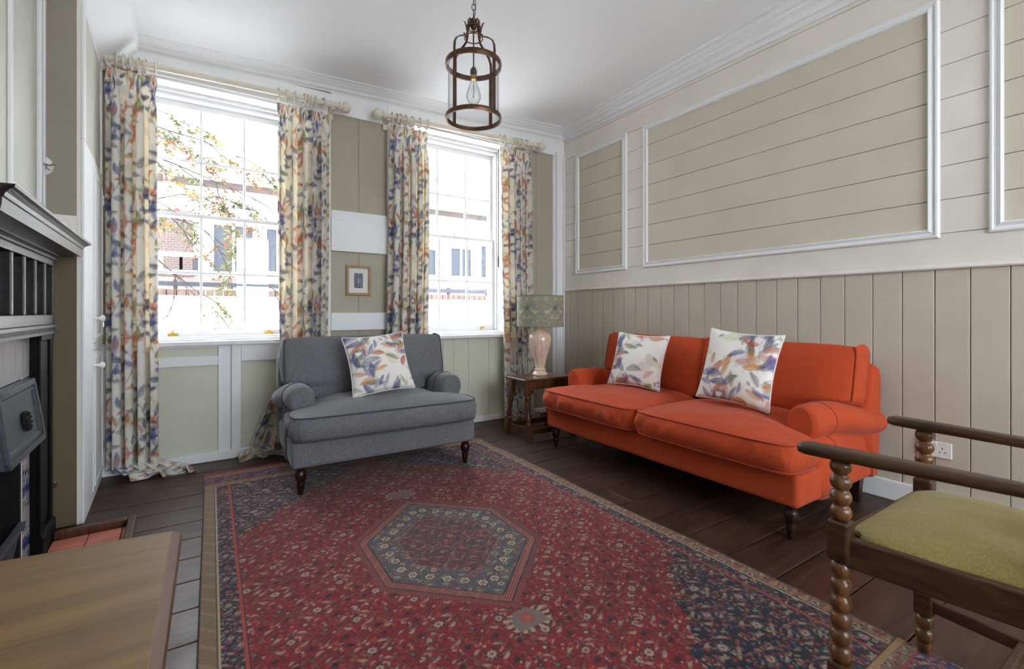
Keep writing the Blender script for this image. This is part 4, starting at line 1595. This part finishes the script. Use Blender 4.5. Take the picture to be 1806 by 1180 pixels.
# ============================================================ PICTURE AND SOCKET
pc = empty('framed_picture', (.9715 * U, YW + .008, 1.2455 * U), 0, 'small oak-framed blue and grey print hung between the two windows', 'picture')
fw, fh = .095 * U, .1175 * U
m = MB()
mould_frame(m, lambda a, b, h: (a, -h, b), -fw, fw, -fh, fh, [(0, 0), (0, .020), (.003, .023), (.019, .023), (.022, .019), (.022, .004)])
m.build('frame', M['framewood'], pc)
rects('mount', M['mount'], [(-fw + .015, fw - .015, -.008, -.002, -fh + .015, fh - .015)], pc)
nq, mq = 40, 64
A = np.zeros((mq, nq, 3))
gx_, gz_ = np.meshgrid(np.linspace(-.037, .037, nq), np.linspace(-.064, .064, mq))
A[..., 0], A[..., 1], A[..., 2] = gx_, -.0095, gz_
m = MB()
m.grid(A)
o = m.build('print', M['artprint'], pc)
cimg = np.ones((mq, nq, 3)) * lin((126, 130, 142))
r = np.random.RandomState(4)
cimg[:, :] *= (1 + .25 * wob(gx_ * 120, gz_ * 70, 4))[..., None]
dk = (np.abs(gx_) < .016) & ((gz_ > .018) & (gz_ < .05) | (gz_ < -.022))
cimg[dk] = lin((66, 68, 84))
cimg[(np.abs(gx_) < .006) & (np.abs(gz_) < .055)] = lin((158, 160, 166))
cimg[(np.abs(np.abs(gx_) - .03) < .003)] = lin((92, 98, 114))
setprint(o, cimg.reshape(-1, 3))

sk = empty('power_socket', (XR + .004, .797 * U, .312 * U), 0, 'white double wall socket on the panelling beyond the wooden chair', 'power socket')
m = MB()
m.box(-.009, 0, -.074, .074, -.043, .043)
m.build('faceplate', M['plastic'], sk, .003)
for s in (-1, 1):
    m = MB()
    yy = s * .036
    m.box(-.0100, -.0088, yy - .0022, yy + .0022, .004, .014)
    m.box(-.0100, -.0088, yy - .014, yy - .007, -.014, -.009)
    m.box(-.0100, -.0088, yy + .007, yy + .014, -.014, -.009)
    m.build('pin_holes', M['black'], sk)
m = MB()
for s in (-1, 1):
    m.box(-.0125, -.008, s * .036 - s * .026 - .005, s * .036 - s * .026 + .005, .018, .034)
m.build('switch', M['plastic'], sk, .001)

# ============================================================ HANGING LANTERN
LX, LY = 1.007 * U, 1.874 * U
lr, zu, zl_ = .127 * U, 2.129 * U, 1.885 * U
ln = empty('hanging_lantern', (LX, LY, zl_), math.atan2(-LY, -LX) + math.radians(3), 'aged bronze cylinder lantern with clear glass, hanging by a chain from the ceiling', 'pendant light')
hz = zu - zl_
m = MB()
def hoop(m, z, h, r, t):
    rings = []
    for a in np.linspace(0, 2 * math.pi, 57):
        c, s = math.cos(a), math.sin(a)
        rings.append([((r - t) * c, (r - t) * s, z - h / 2), (r * c, r * s, z - h / 2), ((r + .0015) * c, (r + .0015) * s, z), (r * c, r * s, z + h / 2), ((r - t) * c, (r - t) * s, z + h / 2)])
    m.loft(rings, 0, False, False)
hoop(m, 0, .022, lr, .008)
m.build('lower_hoop', M['bronze'], ln)
m = MB()
hoop(m, hz, .026, lr, .008)
m.build('upper_hoop', M['bronze'], ln)
m = MB()
m.loft([[((lr - .012) * math.cos(a), (lr - .012) * math.sin(a), z) for a in np.linspace(0, 2 * math.pi, 49)[:-1]] for z in (-.002, hz)], 0, True, False)
m.build('glass_cylinder', M['lampglass'], ln)
crown = [(.136, 0), (.137, .030), (.134, .060), (.122, .084), (.098, .103), (.070, .118), (.050, .132), (.042, .155), (.039, .185), (.036, .210), (.027, .224), (.017, .220), (.014, .206), (.020, .198)]
for k in range(4):
    a = math.radians(45 + 90 * k)
    c, s = math.cos(a), math.sin(a)
    m = MB()
    r1, w = lr - .006, .010
    m.loft([[(r1 * c - s * w * q1 + c * q2 * .003, r1 * s + c * w * q1 + s * q2 * .003, z) for q1, q2 in ((-1, -1), (1, -1), (1, 1), (-1, 1))] for z in (-.006, hz + .01)], 0, False)
    m.build('upright', M['bronze'], ln, .001, 1)
    m = MB()
    P = [Vector(p) for p in crown]
    rings = []
    for i, (rr_, z) in enumerate(crown):
        i0, i1 = max(i - 1, 0), min(i + 1, len(crown) - 1)
        tr_, tz_ = crown[i1][0] - crown[i0][0], crown[i1][1] - crown[i0][1]
        L_ = math.hypot(tr_, tz_)
        nr_, nz_ = tz_ / L_, -tr_ / L_
        w, t = .0062 - .0002 * i, .0026
        rings.append([((rr_ + nr_ * t * q2) * c - s * w * q1, (rr_ + nr_ * t * q2) * s + c * w * q1, hz + z + nz_ * t * q2) for q1, q2 in ((-1, -1), (1, -1), (1, 1), (-1, 1))])
    m.loft(rings, 0, False)
    m.tube([((.046) * c, .046 * s, hz + .140), (.052 * c, .052 * s, hz + .165), (.062 * c, .062 * s, hz + .185), (.070 * c, .070 * s, hz + .186)], [.004, .004, .0035, .0025], 6)
    m.build('scroll', M['bronze'], ln)
m = MB()
for z, r_ in ((.135, .046), (.190, .036)):
    m.tube([(r_ * math.cos(a), r_ * math.sin(a), hz + z) for a in np.linspace(0, 2 * math.pi, 29)[:-1]], .003, 6, 0, True)
m.lathe([(.001, hz + .175), (.012, hz + .180), (.018, hz + .20), (.010, hz + .214), (.008, hz + .226), (.011, hz + .232), (.004, hz + .240)], n=16)
for k in range(8):
    a = math.pi * k / 4
    m.tube([(.008 * math.cos(a), .008 * math.sin(a), hz + .205), (.022 * math.cos(a), .022 * math.sin(a), hz + .215), (.030 * math.cos(a), .030 * math.sin(a), hz + .200), (.026 * math.cos(a), .026 * math.sin(a), hz + .188)], .0028, 5)
m.tube([(.011 * math.cos(a), 0, hz + .248 + .011 * math.sin(a)) for a in np.linspace(0, 2 * math.pi, 21)[:-1]], .003, 6, 0, True)
m.build('crown_hub', M['bronze'], ln)
m = MB()
m.tube([(0, 0, hz + .19), (0, 0, hz - .012)], .0035, 8)
m.lathe([(.006, hz - .008), (.012, hz - .016), (.017, hz - .028), (.017, hz - .045), (.013, hz - .052), (.001, hz - .053)][::-1], n=18)
m.build('lamp_holder', M['bakelite'], ln)
b_ = M['lampglass']
m = MB()
m.lathe([(.013, hz - .075), (.013, hz - .050)], n=18)
hold = m.build('bulb_cap', M['brass'], ln)
m = MB()
m.lathe([(.001, hz - .205), (.002, hz - .200), (.014, hz - .196), (.028, hz - .184), (.0365, hz - .165), (.036, hz - .150), (.029, hz - .125), (.020, hz - .100), (.013, hz - .080), (.012, hz - .074)], n=28, cap=False)
m.build('bulb', M['bulbglass'], hold)
m = MB()
m.tube([(0, 0, hz - .078), (0, 0, hz - .165)], .0015, 5)
for k in range(6):
    a = k * math.pi / 3
    m.tube([(0, 0, hz - .092), (.010 * math.cos(a), .010 * math.sin(a), hz - .135), (.004 * math.cos(a), .004 * math.sin(a), hz - .165)], .0005, 4)
m.build('filament', M['bronze'], hold)
zc_ = hz + .248 + .016
ztop_ = ceil_z(LX, LY) - zl_
k = 0
while zc_ < ztop_ - .03:
    m = MB()
    q = k % 2
    m.tube([((.0085 * math.cos(a)) * (1 - q), (.0085 * math.cos(a)) * q, zc_ + .0165 * math.sin(a)) for a in np.linspace(0, 2 * math.pi, 19)[:-1]], .0022, 6, 0, True)
    m.build('chain_link', M['bronze'], ln)
    zc_ += .0275
    k += 1
m = MB()
m.tube([(.010 * math.cos(t * 9), .010 * math.sin(t * 9), hz + .21 + (ztop_ - hz - .21) * t) for t in np.linspace(0, 1, 60)], .0022, 6)
m.build('flex', M['bakelite'], ln)
m = MB()
m.lathe([(.005, ztop_ - .035), (.02, ztop_ - .030), (.045, ztop_ - .012), (.05, ztop_ + .012)], n=24)
m.build('ceiling_rose', M['bronze'], ln)

# ============================================================ BOBBIN-TURNED ARMCHAIR (front right)
ch = empty('wooden_armchair', (1.50 * U, .30 * U, RZ), 0, 'dark oak armchair with bobbin-turned posts and an olive green drop-in seat', 'armchair')
def wl(x, y):
    return (x * U - 1.50 * U, y * U - .30 * U)
zA = .75 - RZ
fp = [wl(1.235, .49), wl(1.752, .48)]
bp = [wl(1.285, .085), wl(1.715, .075)]


def beads(m, x, y, z0, z1, pitch=.0425, r=.0245):
    n = max(1, round((z1 - z0) / pitch))
    p = (z1 - z0) / n
    prof = []
    for i in range(n):
        for t in np.linspace(0, 1, 9)[:-1]:
            prof.append((.0135 + (r - .0135) * math.sin(math.pi * t) ** .65, z0 + p * (i + t)))
    prof.append((.0135, z1))
    m.lathe(prof, (x, y, 0), 20)


for (x, y) in fp:
    m = MB()
    m.lathe([(.017, 0), (.021, .012), (.018, .028)], (x, y, 0), 18)
    beads(m, x, y, .028, .118)
    beads(m, x, y, .192, .452)
    beads(m, x, y, .556, zA - .028)
    q = MB()
    m.build('front_post', M['bobbin'], ch)
    q.box(x - .0235, x + .0235, y - .0235, y + .0235, .118, .192)
    post_ = ch.children[-1]
    q.build('post_block', M['oakdark'], post_, .006, 2)
    q = MB()
    q.box(x - .0245, x + .0245, y - .0245, y + .0245, .452, .556)
    q.build('post_block', M['oakdark'], post_, .008, 3)
for (x, y) in bp:
    m = MB()
    lean_ = -.06
    rings = []
    for z in (0, .20, .50, .75, 1.06):
        yy = y + lean_ * max(0, z - .45) * 1.6
        rings.append([(x + a * .019, yy + b * .019, z) for a, b in ((-1, -1), (1, -1), (1, 1), (-1, 1))])
    m.loft(rings, 0, False)
    m.build('back_post', M['oakdark'], ch, .004)
# arms
for k, ((x, y), (x2, y2)) in enumerate(zip(fp, bp)):
    d = Vector((x - x2, y - y2, 0))
    d.normalize()
    nrm = Vector((-d.y, d.x, 0))
    Lf = math.hypot(x - x2, y - y2)
    rings = []
    secs = [(-.0, .020, .012), (.08, .022, .013), (.20, .026, .014), (Lf - .05, .031, .015), (Lf + .04, .033, .015), (Lf + .075, .031, .015), (Lf + .092, .023, .012), (Lf + .097, .012, .007)]
    for s, w, t in secs:
        c = Vector((x2, y2, 0)) + d * s
        zc = zA - .016
        rr_ = []
        for a in np.linspace(0, 2 * math.pi, 17)[:-1]:
            ca, sa = math.cos(a), math.sin(a)
            ex_ = abs(ca) ** .5 * (1 if ca > 0 else -1) * w
            ez_ = abs(sa) ** .6 * (1 if sa > 0 else -1) * t
            rr_.append((c.x + nrm.x * ex_, c.y + nrm.y * ex_, zc + ez_))
        rings.append(rr_)
    m = MB()
    m.loft(rings)
    m.build('arm', M['oakdark'], ch)


def rail(name, a, b, z0, z1, w, bev=.005):
    m = MB()
    va, vb = Vector((a[0], a[1], 0)), Vector((b[0], b[1], 0))
    d = (vb - va).normalized()
    n_ = Vector((-d.y, d.x, 0)) * w
    m.loft([[tuple(p + n_ + Vector((0, 0, z0))), tuple(p - n_ + Vector((0, 0, z0))), tuple(p - n_ + Vector((0, 0, z1))), tuple(p + n_ + Vector((0, 0, z1)))] for p in (va, vb)], 0, False)
    return m.build(name, M['oakdark'], ch, bev)


rail('seat_rail', fp[0], fp[1], .452, .520, .014)
rail('seat_rail', bp[0], bp[1], .440, .505, .014)
rail('seat_rail', fp[0], bp[0], .442, .518, .014)
rail('seat_rail', fp[1], bp[1], .442, .518, .014)
rail('stretcher', fp[0], bp[0], .135, .172, .011)
rail('stretcher', fp[1], bp[1], .135, .172, .011)
mid0 = ((fp[0][0] + bp[0][0]) / 2, (fp[0][1] + bp[0][1]) / 2)
mid1 = ((fp[1][0] + bp[1][0]) / 2, (fp[1][1] + bp[1][1]) / 2)
rail('stretcher', mid0, mid1, .138, .168, .011)
b0, b1 = (bp[0][0], bp[0][1] - .04), (bp[1][0], bp[1][1] - .04)
rail('back_rail', (bp[0][0], bp[0][1] - .055), (bp[1][0], bp[1][1] - .055), .94, 1.04, .012)
rail('back_rail', (bp[0][0], bp[0][1] - .015), (bp[1][0], bp[1][1] - .015), .58, .63, .012)
rail('back_splat', ((bp[0][0] + bp[1][0]) / 2 - .06, bp[0][1] - .035), ((bp[0][0] + bp[1][0]) / 2 + .06, bp[0][1] - .035), .60, .97, .008)
# drop-in seat
fy, by_ = fp[0][1] - .004, bp[0][1] + .01
soft('seat_pad', M['lime'], lambda y: lerp(bp[0][0] + .012, fp[0][0] + .004, (y - by_) / (fy - by_)), lambda y: lerp(bp[1][0] - .012, fp[1][0] - .004, (y - by_) / (fy - by_)),
     by_, fy, .505, .522, .040, .004, .035, ch, 91, wr=.002, bcrown=0, pipe=0)

# ============================================================ OAK TABLE (front left)
tb_ = empty('oak_table', (-.36, .65, 0), 0, 'light oak table top with a moulded edge, in front of the fireplace', 'table')
zt_ = .72
out = [(-.0565, .20), (-.0565, .996), (-.70, 1.060), (-.70, .20)]
def tq(k, o_, z):
    c = Vector((-.38, .62, 0))
    p = Vector((out[k][0], out[k][1], 0))
    sx = 1 if p.x > c.x else -1
    sy = 1 if p.y > c.y else -1
    return (p.x + sx * o_ + .36, p.y + sy * o_ - .65, z)
m = MB()
m.loft([[tq(k, o_, z) for k in (0, 1, 2, 3)] for o_, z in ((.004, zt_ - .036), (.012, zt_ - .032), (.013, zt_ - .017), (.011, zt_ - .012), (.0, zt_ - .0008))], 1, False)
m.loft([[tq(k, o_, z) for k in (0, 1, 2, 3)] for o_, z in ((-.0, zt_ - .0008), (-.001, zt_))], 0, False)
m.build('table_top', [M['tabletop'], M['tableedge']], tb_)
for sx in (-.66, -.10):
    for sy in (.25, .94):
        m = MB()
        x, y = sx + .36, sy - .65
        m.loft([[(x + a * w, y + b * w, z) for a, b in ((-1, -1), (1, -1), (1, 1), (-1, 1))] for w, z in ((.017, 0), (.024, .55), (.024, zt_ - .036))], 0, False)
        m.build('leg', M['tableedge'], tb_, .003)
rects('apron', M['tableedge'], [(-.66 + .36, -.10 + .36, .93 - .65, .95 - .65, .60, zt_ - .036)], tb_)
rects('apron', M['tableedge'], [(-.66 + .36, -.10 + .36, .24 - .65, .26 - .65, .60, zt_ - .036)], tb_)
rects('apron', M['tableedge'], [(-.11 + .36, -.09 + .36, .25 - .65, .94 - .65, .60, zt_ - .036)], tb_)
rects('apron', M['tableedge'], [(-.67 + .36, -.65 + .36, .25 - .65, .94 - .65, .60, zt_ - .036)], tb_)

# ============================================================ FIREPLACE
fp_ = empty('fireplace', FL, TH, 'dark wooden fire surround with deep mantelshelf, tiles and cast-iron hood on the left', 'fireplace')
LF = 1.14 * U
def F(name, mat, items, bev=.003, par=None):
    return rects(name, mat, items, par or fp_, bev)
for s in (0, 1):
    a, b = (-.26, -.003) if s == 0 else (-LF + .003, -LF + .26)
    F('plinth', M['blackpaint'], [(BX + .001, .022, a - .004, b + .003, 0, .10), (BX + .001, .016, a, b, .10, .108)], .005)
    it = [(BX + .001, 0, a, b, .108, .997), (0, .012, a, a + .05, .108, .997), (0, .012, b - .05, b, .108, .997), (0, .006, a + .08, b - .08, .15, .96), (0, .016, a, b, .97, .997)]
    F('pilaster', M['blackpaint'], it)
hb_ = lambda k: k * U
fr = [(BX + .001, -.010, -LF, 0, 1.0, 1.374)]
fr = [(BX + .001, -.034, -LF, 0, 1.0, 1.374)]
F('frieze', M['mantel'], fr)
n7 = 7
sw = .030
m = MB()
m.box(-.034, .018, -LF, 0, 1.040, .988 * U)
m.box(-.034, .018, -LF, 0, 1.20 * U, 1.228 * U)
for k in range(n7 + 1):
    yy = -(LF - sw) * k / n7 - sw / 2
    m.box(-.034, .016, yy - sw / 2, yy + sw / 2, .988 * U, 1.20 * U)
    if k < n7:
        y2 = yy - (LF - sw) / n7
        m.box(-.034, -.020, y2 + sw / 2 + .018, yy - sw / 2 - .018, .988 * U + .02, 1.20 * U - .02)
m.build('panelling', M['mantel'], fp_, .004)
def beadstrip(z0, z1, d):
    m = MB()
    m.box(-.034, d, -LF - .004, .004, z0, z0 + (z1 - z0) * .3)
    m.box(-.034, d * .6, -LF, 0, z0 + (z1 - z0) * .3, z0 + (z1 - z0) * .72)
    m.box(-.034, d + .006, -LF - .006, .006, z0 + (z1 - z0) * .72, z1)
    k = 0
    yy = -LF + .006
    h = (z1 - z0) * .40
    while yy < -.004:
        m.box(d * .6, d * .6 + .005, yy, yy + .006, z0 + (z1 - z0) * .31, z0 + (z1 - z0) * .31 + h)
        yy += .0125
    m.build('beaded_moulding', M['mantel'], fp_)
beadstrip(.997, 1.040, .024)
beadstrip(1.228 * U, 1.252 * U, .026)
m = MB()
prof = [(0, 1.252), (.100, 1.252), (.103, 1.270), (.1035, 1.286), (.108, 1.288), (.108, 1.292), (.112, 1.298), (.122, 1.306), (.130, 1.309), (.1325, 1.316), (0, 1.316)]
ye0, ye1 = -1.185 * U, .020 * U
rings = []
for e, yend in ((-1, ye0), (1, ye1)):
    rings.append([(p * U, yend + e * max(0, (p - .104)) * U, z * U) for p, z in prof])
rings = [[(q[0], q[1], q[2]) for q in rg] for rg in rings]
m.loft(rings, 0, False)
m.box(BX + .001, .001, ye0 + .01, ye1 - .005, 1.252 * U, 1.316 * U)
m.build('mantelshelf', M['mantel'], fp_)
# tiles
m = MB()
tiles = []
zz = 0.01
gap = .003
rows_ = []
while zz < .80:
    z2 = min(zz + .148, .822)
    for (a, b) in ((-.375, -.265), (-LF + .265, -LF + .375)):
        m.grid([[(-.022, a + (b - a) * i / 14.0, zz + (z2 - zz) * j / 18.0) for i in range(15)] for j in range(19)], 0, False)
    zz = z2 + gap
kk = len(m.v)
yy = -.265
while yy > -LF + .30:
    y2 = max(yy - .108, -LF + .265)
    m.grid([[(-.022, y2 + (yy - y2 - gap) * i / 14.0, .826 + .168 * j / 18.0) for i in range(15)] for j in range(19)], 0, False)
    yy = y2
o = m.build('glazed_tiles', M['tileblue'], fp_)
P = np.array(m.v)
base = np.ones((len(P), 3)) * lin((176, 172, 174))
base *= (1 + .10 * wob(P[:, 1] * 40, P[:, 2] * 10, 5))[:, None]
q = np.clip(wob(P[:, 1] * 95, P[:, 2] * 62, 3, 7), 0, 1)
sel = (np.arange(len(P)) < kk)
ww = (q * 2.2).clip(0, 1) * sel
base = base * (1 - ww[:, None]) + lin((52, 66, 124)) * ww[:, None]
brown = np.clip(wob(P[:, 1] * 30, P[:, 2] * 22, 9), 0, 1) * sel * .5
base = base * (1 - brown[:, None]) + lin((120, 84, 70)) * brown[:, None]
setprint(o, base)
F('tile_backing', M['cream'], [(BX + .001, -.0235, -.378, -.262, 0, .83), (BX + .001, -.0235, -LF + .262, -LF + .378, 0, .83), (BX + .001, -.0235, -LF + .262, -.262, .822, 1.0)], 0)
F('firebox', M['soot'], [(BX - .29, BX - .26, -.875, -.378, 0, .83), (BX - .29, BX + .02, -.40, -.378, 0, .83), (BX - .29, BX + .02, -.876, -.854, 0, .83), (BX - .29, BX + .02, -.876, -.378, .80, .828), (BX - .29, BX + .02, -.876, -.378, -.02, .01)], 0)
# grate
m = MB()
for k in range(7):
    yy = -.80 + k * .057
    m.tube([(BX + .0, yy, .08), (BX + .03, yy, .22)], .007, 6)
m.box(BX - .20, BX + .04, -.83, -.42, .07, .085)
m.box(BX + .02, BX + .04, -.84, -.41, .215, .235)
m.build('grate', M['iron'], fp_)
# hood
yc0, yc1 = -.378, -.872
zt0, zb0 = .748 * U, .512 * U
m = MB()
def HP(a, b, h):
    # a along the wall, b height fraction 0..1, h outwards
    x = .036 + (.004 - .036) * b
    wing = .018 * (1 - b)
    c = (yc0 + yc1) / 2
    return (x + h, c + (a - c) * (1 + wing / .25), zb0 + (zt0 - zb0) * b)
rg = []
for h in (-.016, 0):
    rg.append([HP(yc1, 0, h), HP(yc0, 0, h), HP(yc0, 1, h), HP(yc1, 1, h)])
m.loft(rg, 0, False)
for inset, h0, w in ((0, .012, .022), (.032, .007, .010)):
    fb_ = inset / (zt0 - zb0)
    fw_ = w / (zt0 - zb0)
    a0, a1, c0, c1 = yc1 + inset, yc0 - inset, fb_, 1 - fb_
    for (p0, p1, q0, q1) in ((a0, a1, c0, c0 + fw_), (a0, a1, c1 - fw_, c1), (a0, a0 + w, c0, c1), (a1 - w, a1, c0, c1)):
        m.loft([[HP(p0, q0, h), HP(p1, q0, h), HP(p1, q1, h), HP(p0, q1, h)] for h in (-.002, h0)], 0, False)
m.build('hood', M['iron'], fp_, .002, 1)
m = MB()
ctr = HP(-.590, .44, .004)
RM = Matrix.Translation(ctr) @ Matrix.Rotation(math.radians(82), 4, 'Y')
m.lathe([(.040, 0), (.040, .006), (.034, .010), (.028, .008), (.024, .006), (.018, .008), (.016, .012), (.010, .015), (.001, .016)], (0, 0, 0), 28, 0, True, RM)
for k in range(10):
    a = 2 * math.pi * k / 10
    m.lathe([(.001, 0), (.007, .002), (.005, .007), (.001, .009)], (.031 * math.cos(a), .031 * math.sin(a), .006), 8, 0, True, RM)
m.build('rosette', M['soot'], fp_)

# hearth with its kerb
he = empty('hearth', FL, TH, 'red tiled hearth with a raised dark wooden kerb in front of the fireplace', 'hearth')
hx1 = .300 * U
ht = NT('terracotta_tile')
f = ht.noise(ht.map(), 12, 4)
ht.link(ht.ramp(f, [(.3, (.30, .075, .05)), (.7, (.48, .15, .10))]), ht.b.inputs['Base Color'])
ht.set(rough=.35)
m = MB()
tl = .128
y_ = -.10
while y_ - tl > -LF - .06:
    x_ = .024
    while x_ < hx1 - .04:
        m.box(x_ + .002, min(x_ + tl, hx1 - .032) - .002, y_ - tl + .002, y_ - .002, .004, .016)
        x_ += tl
    y_ -= tl
m.build('hearth_tiles', ht.m, he, .0015, 1)
rects('hearth_bed', M['soot'], [(.023, hx1 - .01, -LF - .045, -.09, .0005, .010)], he)
m = MB()
m.box(hx1 - .032, hx1 + .002, -LF - .07, -.05, .001, .052)
m.build('kerb', M['sideoak'], he, .008, 3)
for a, b in ((-.085, -.052), (-LF - .07, -LF - .04)):
    m = MB()
    m.box(.024, hx1 - .034, a, b, .001, .050)
    m.build('kerb', M['sideoak'], he, .008, 3)
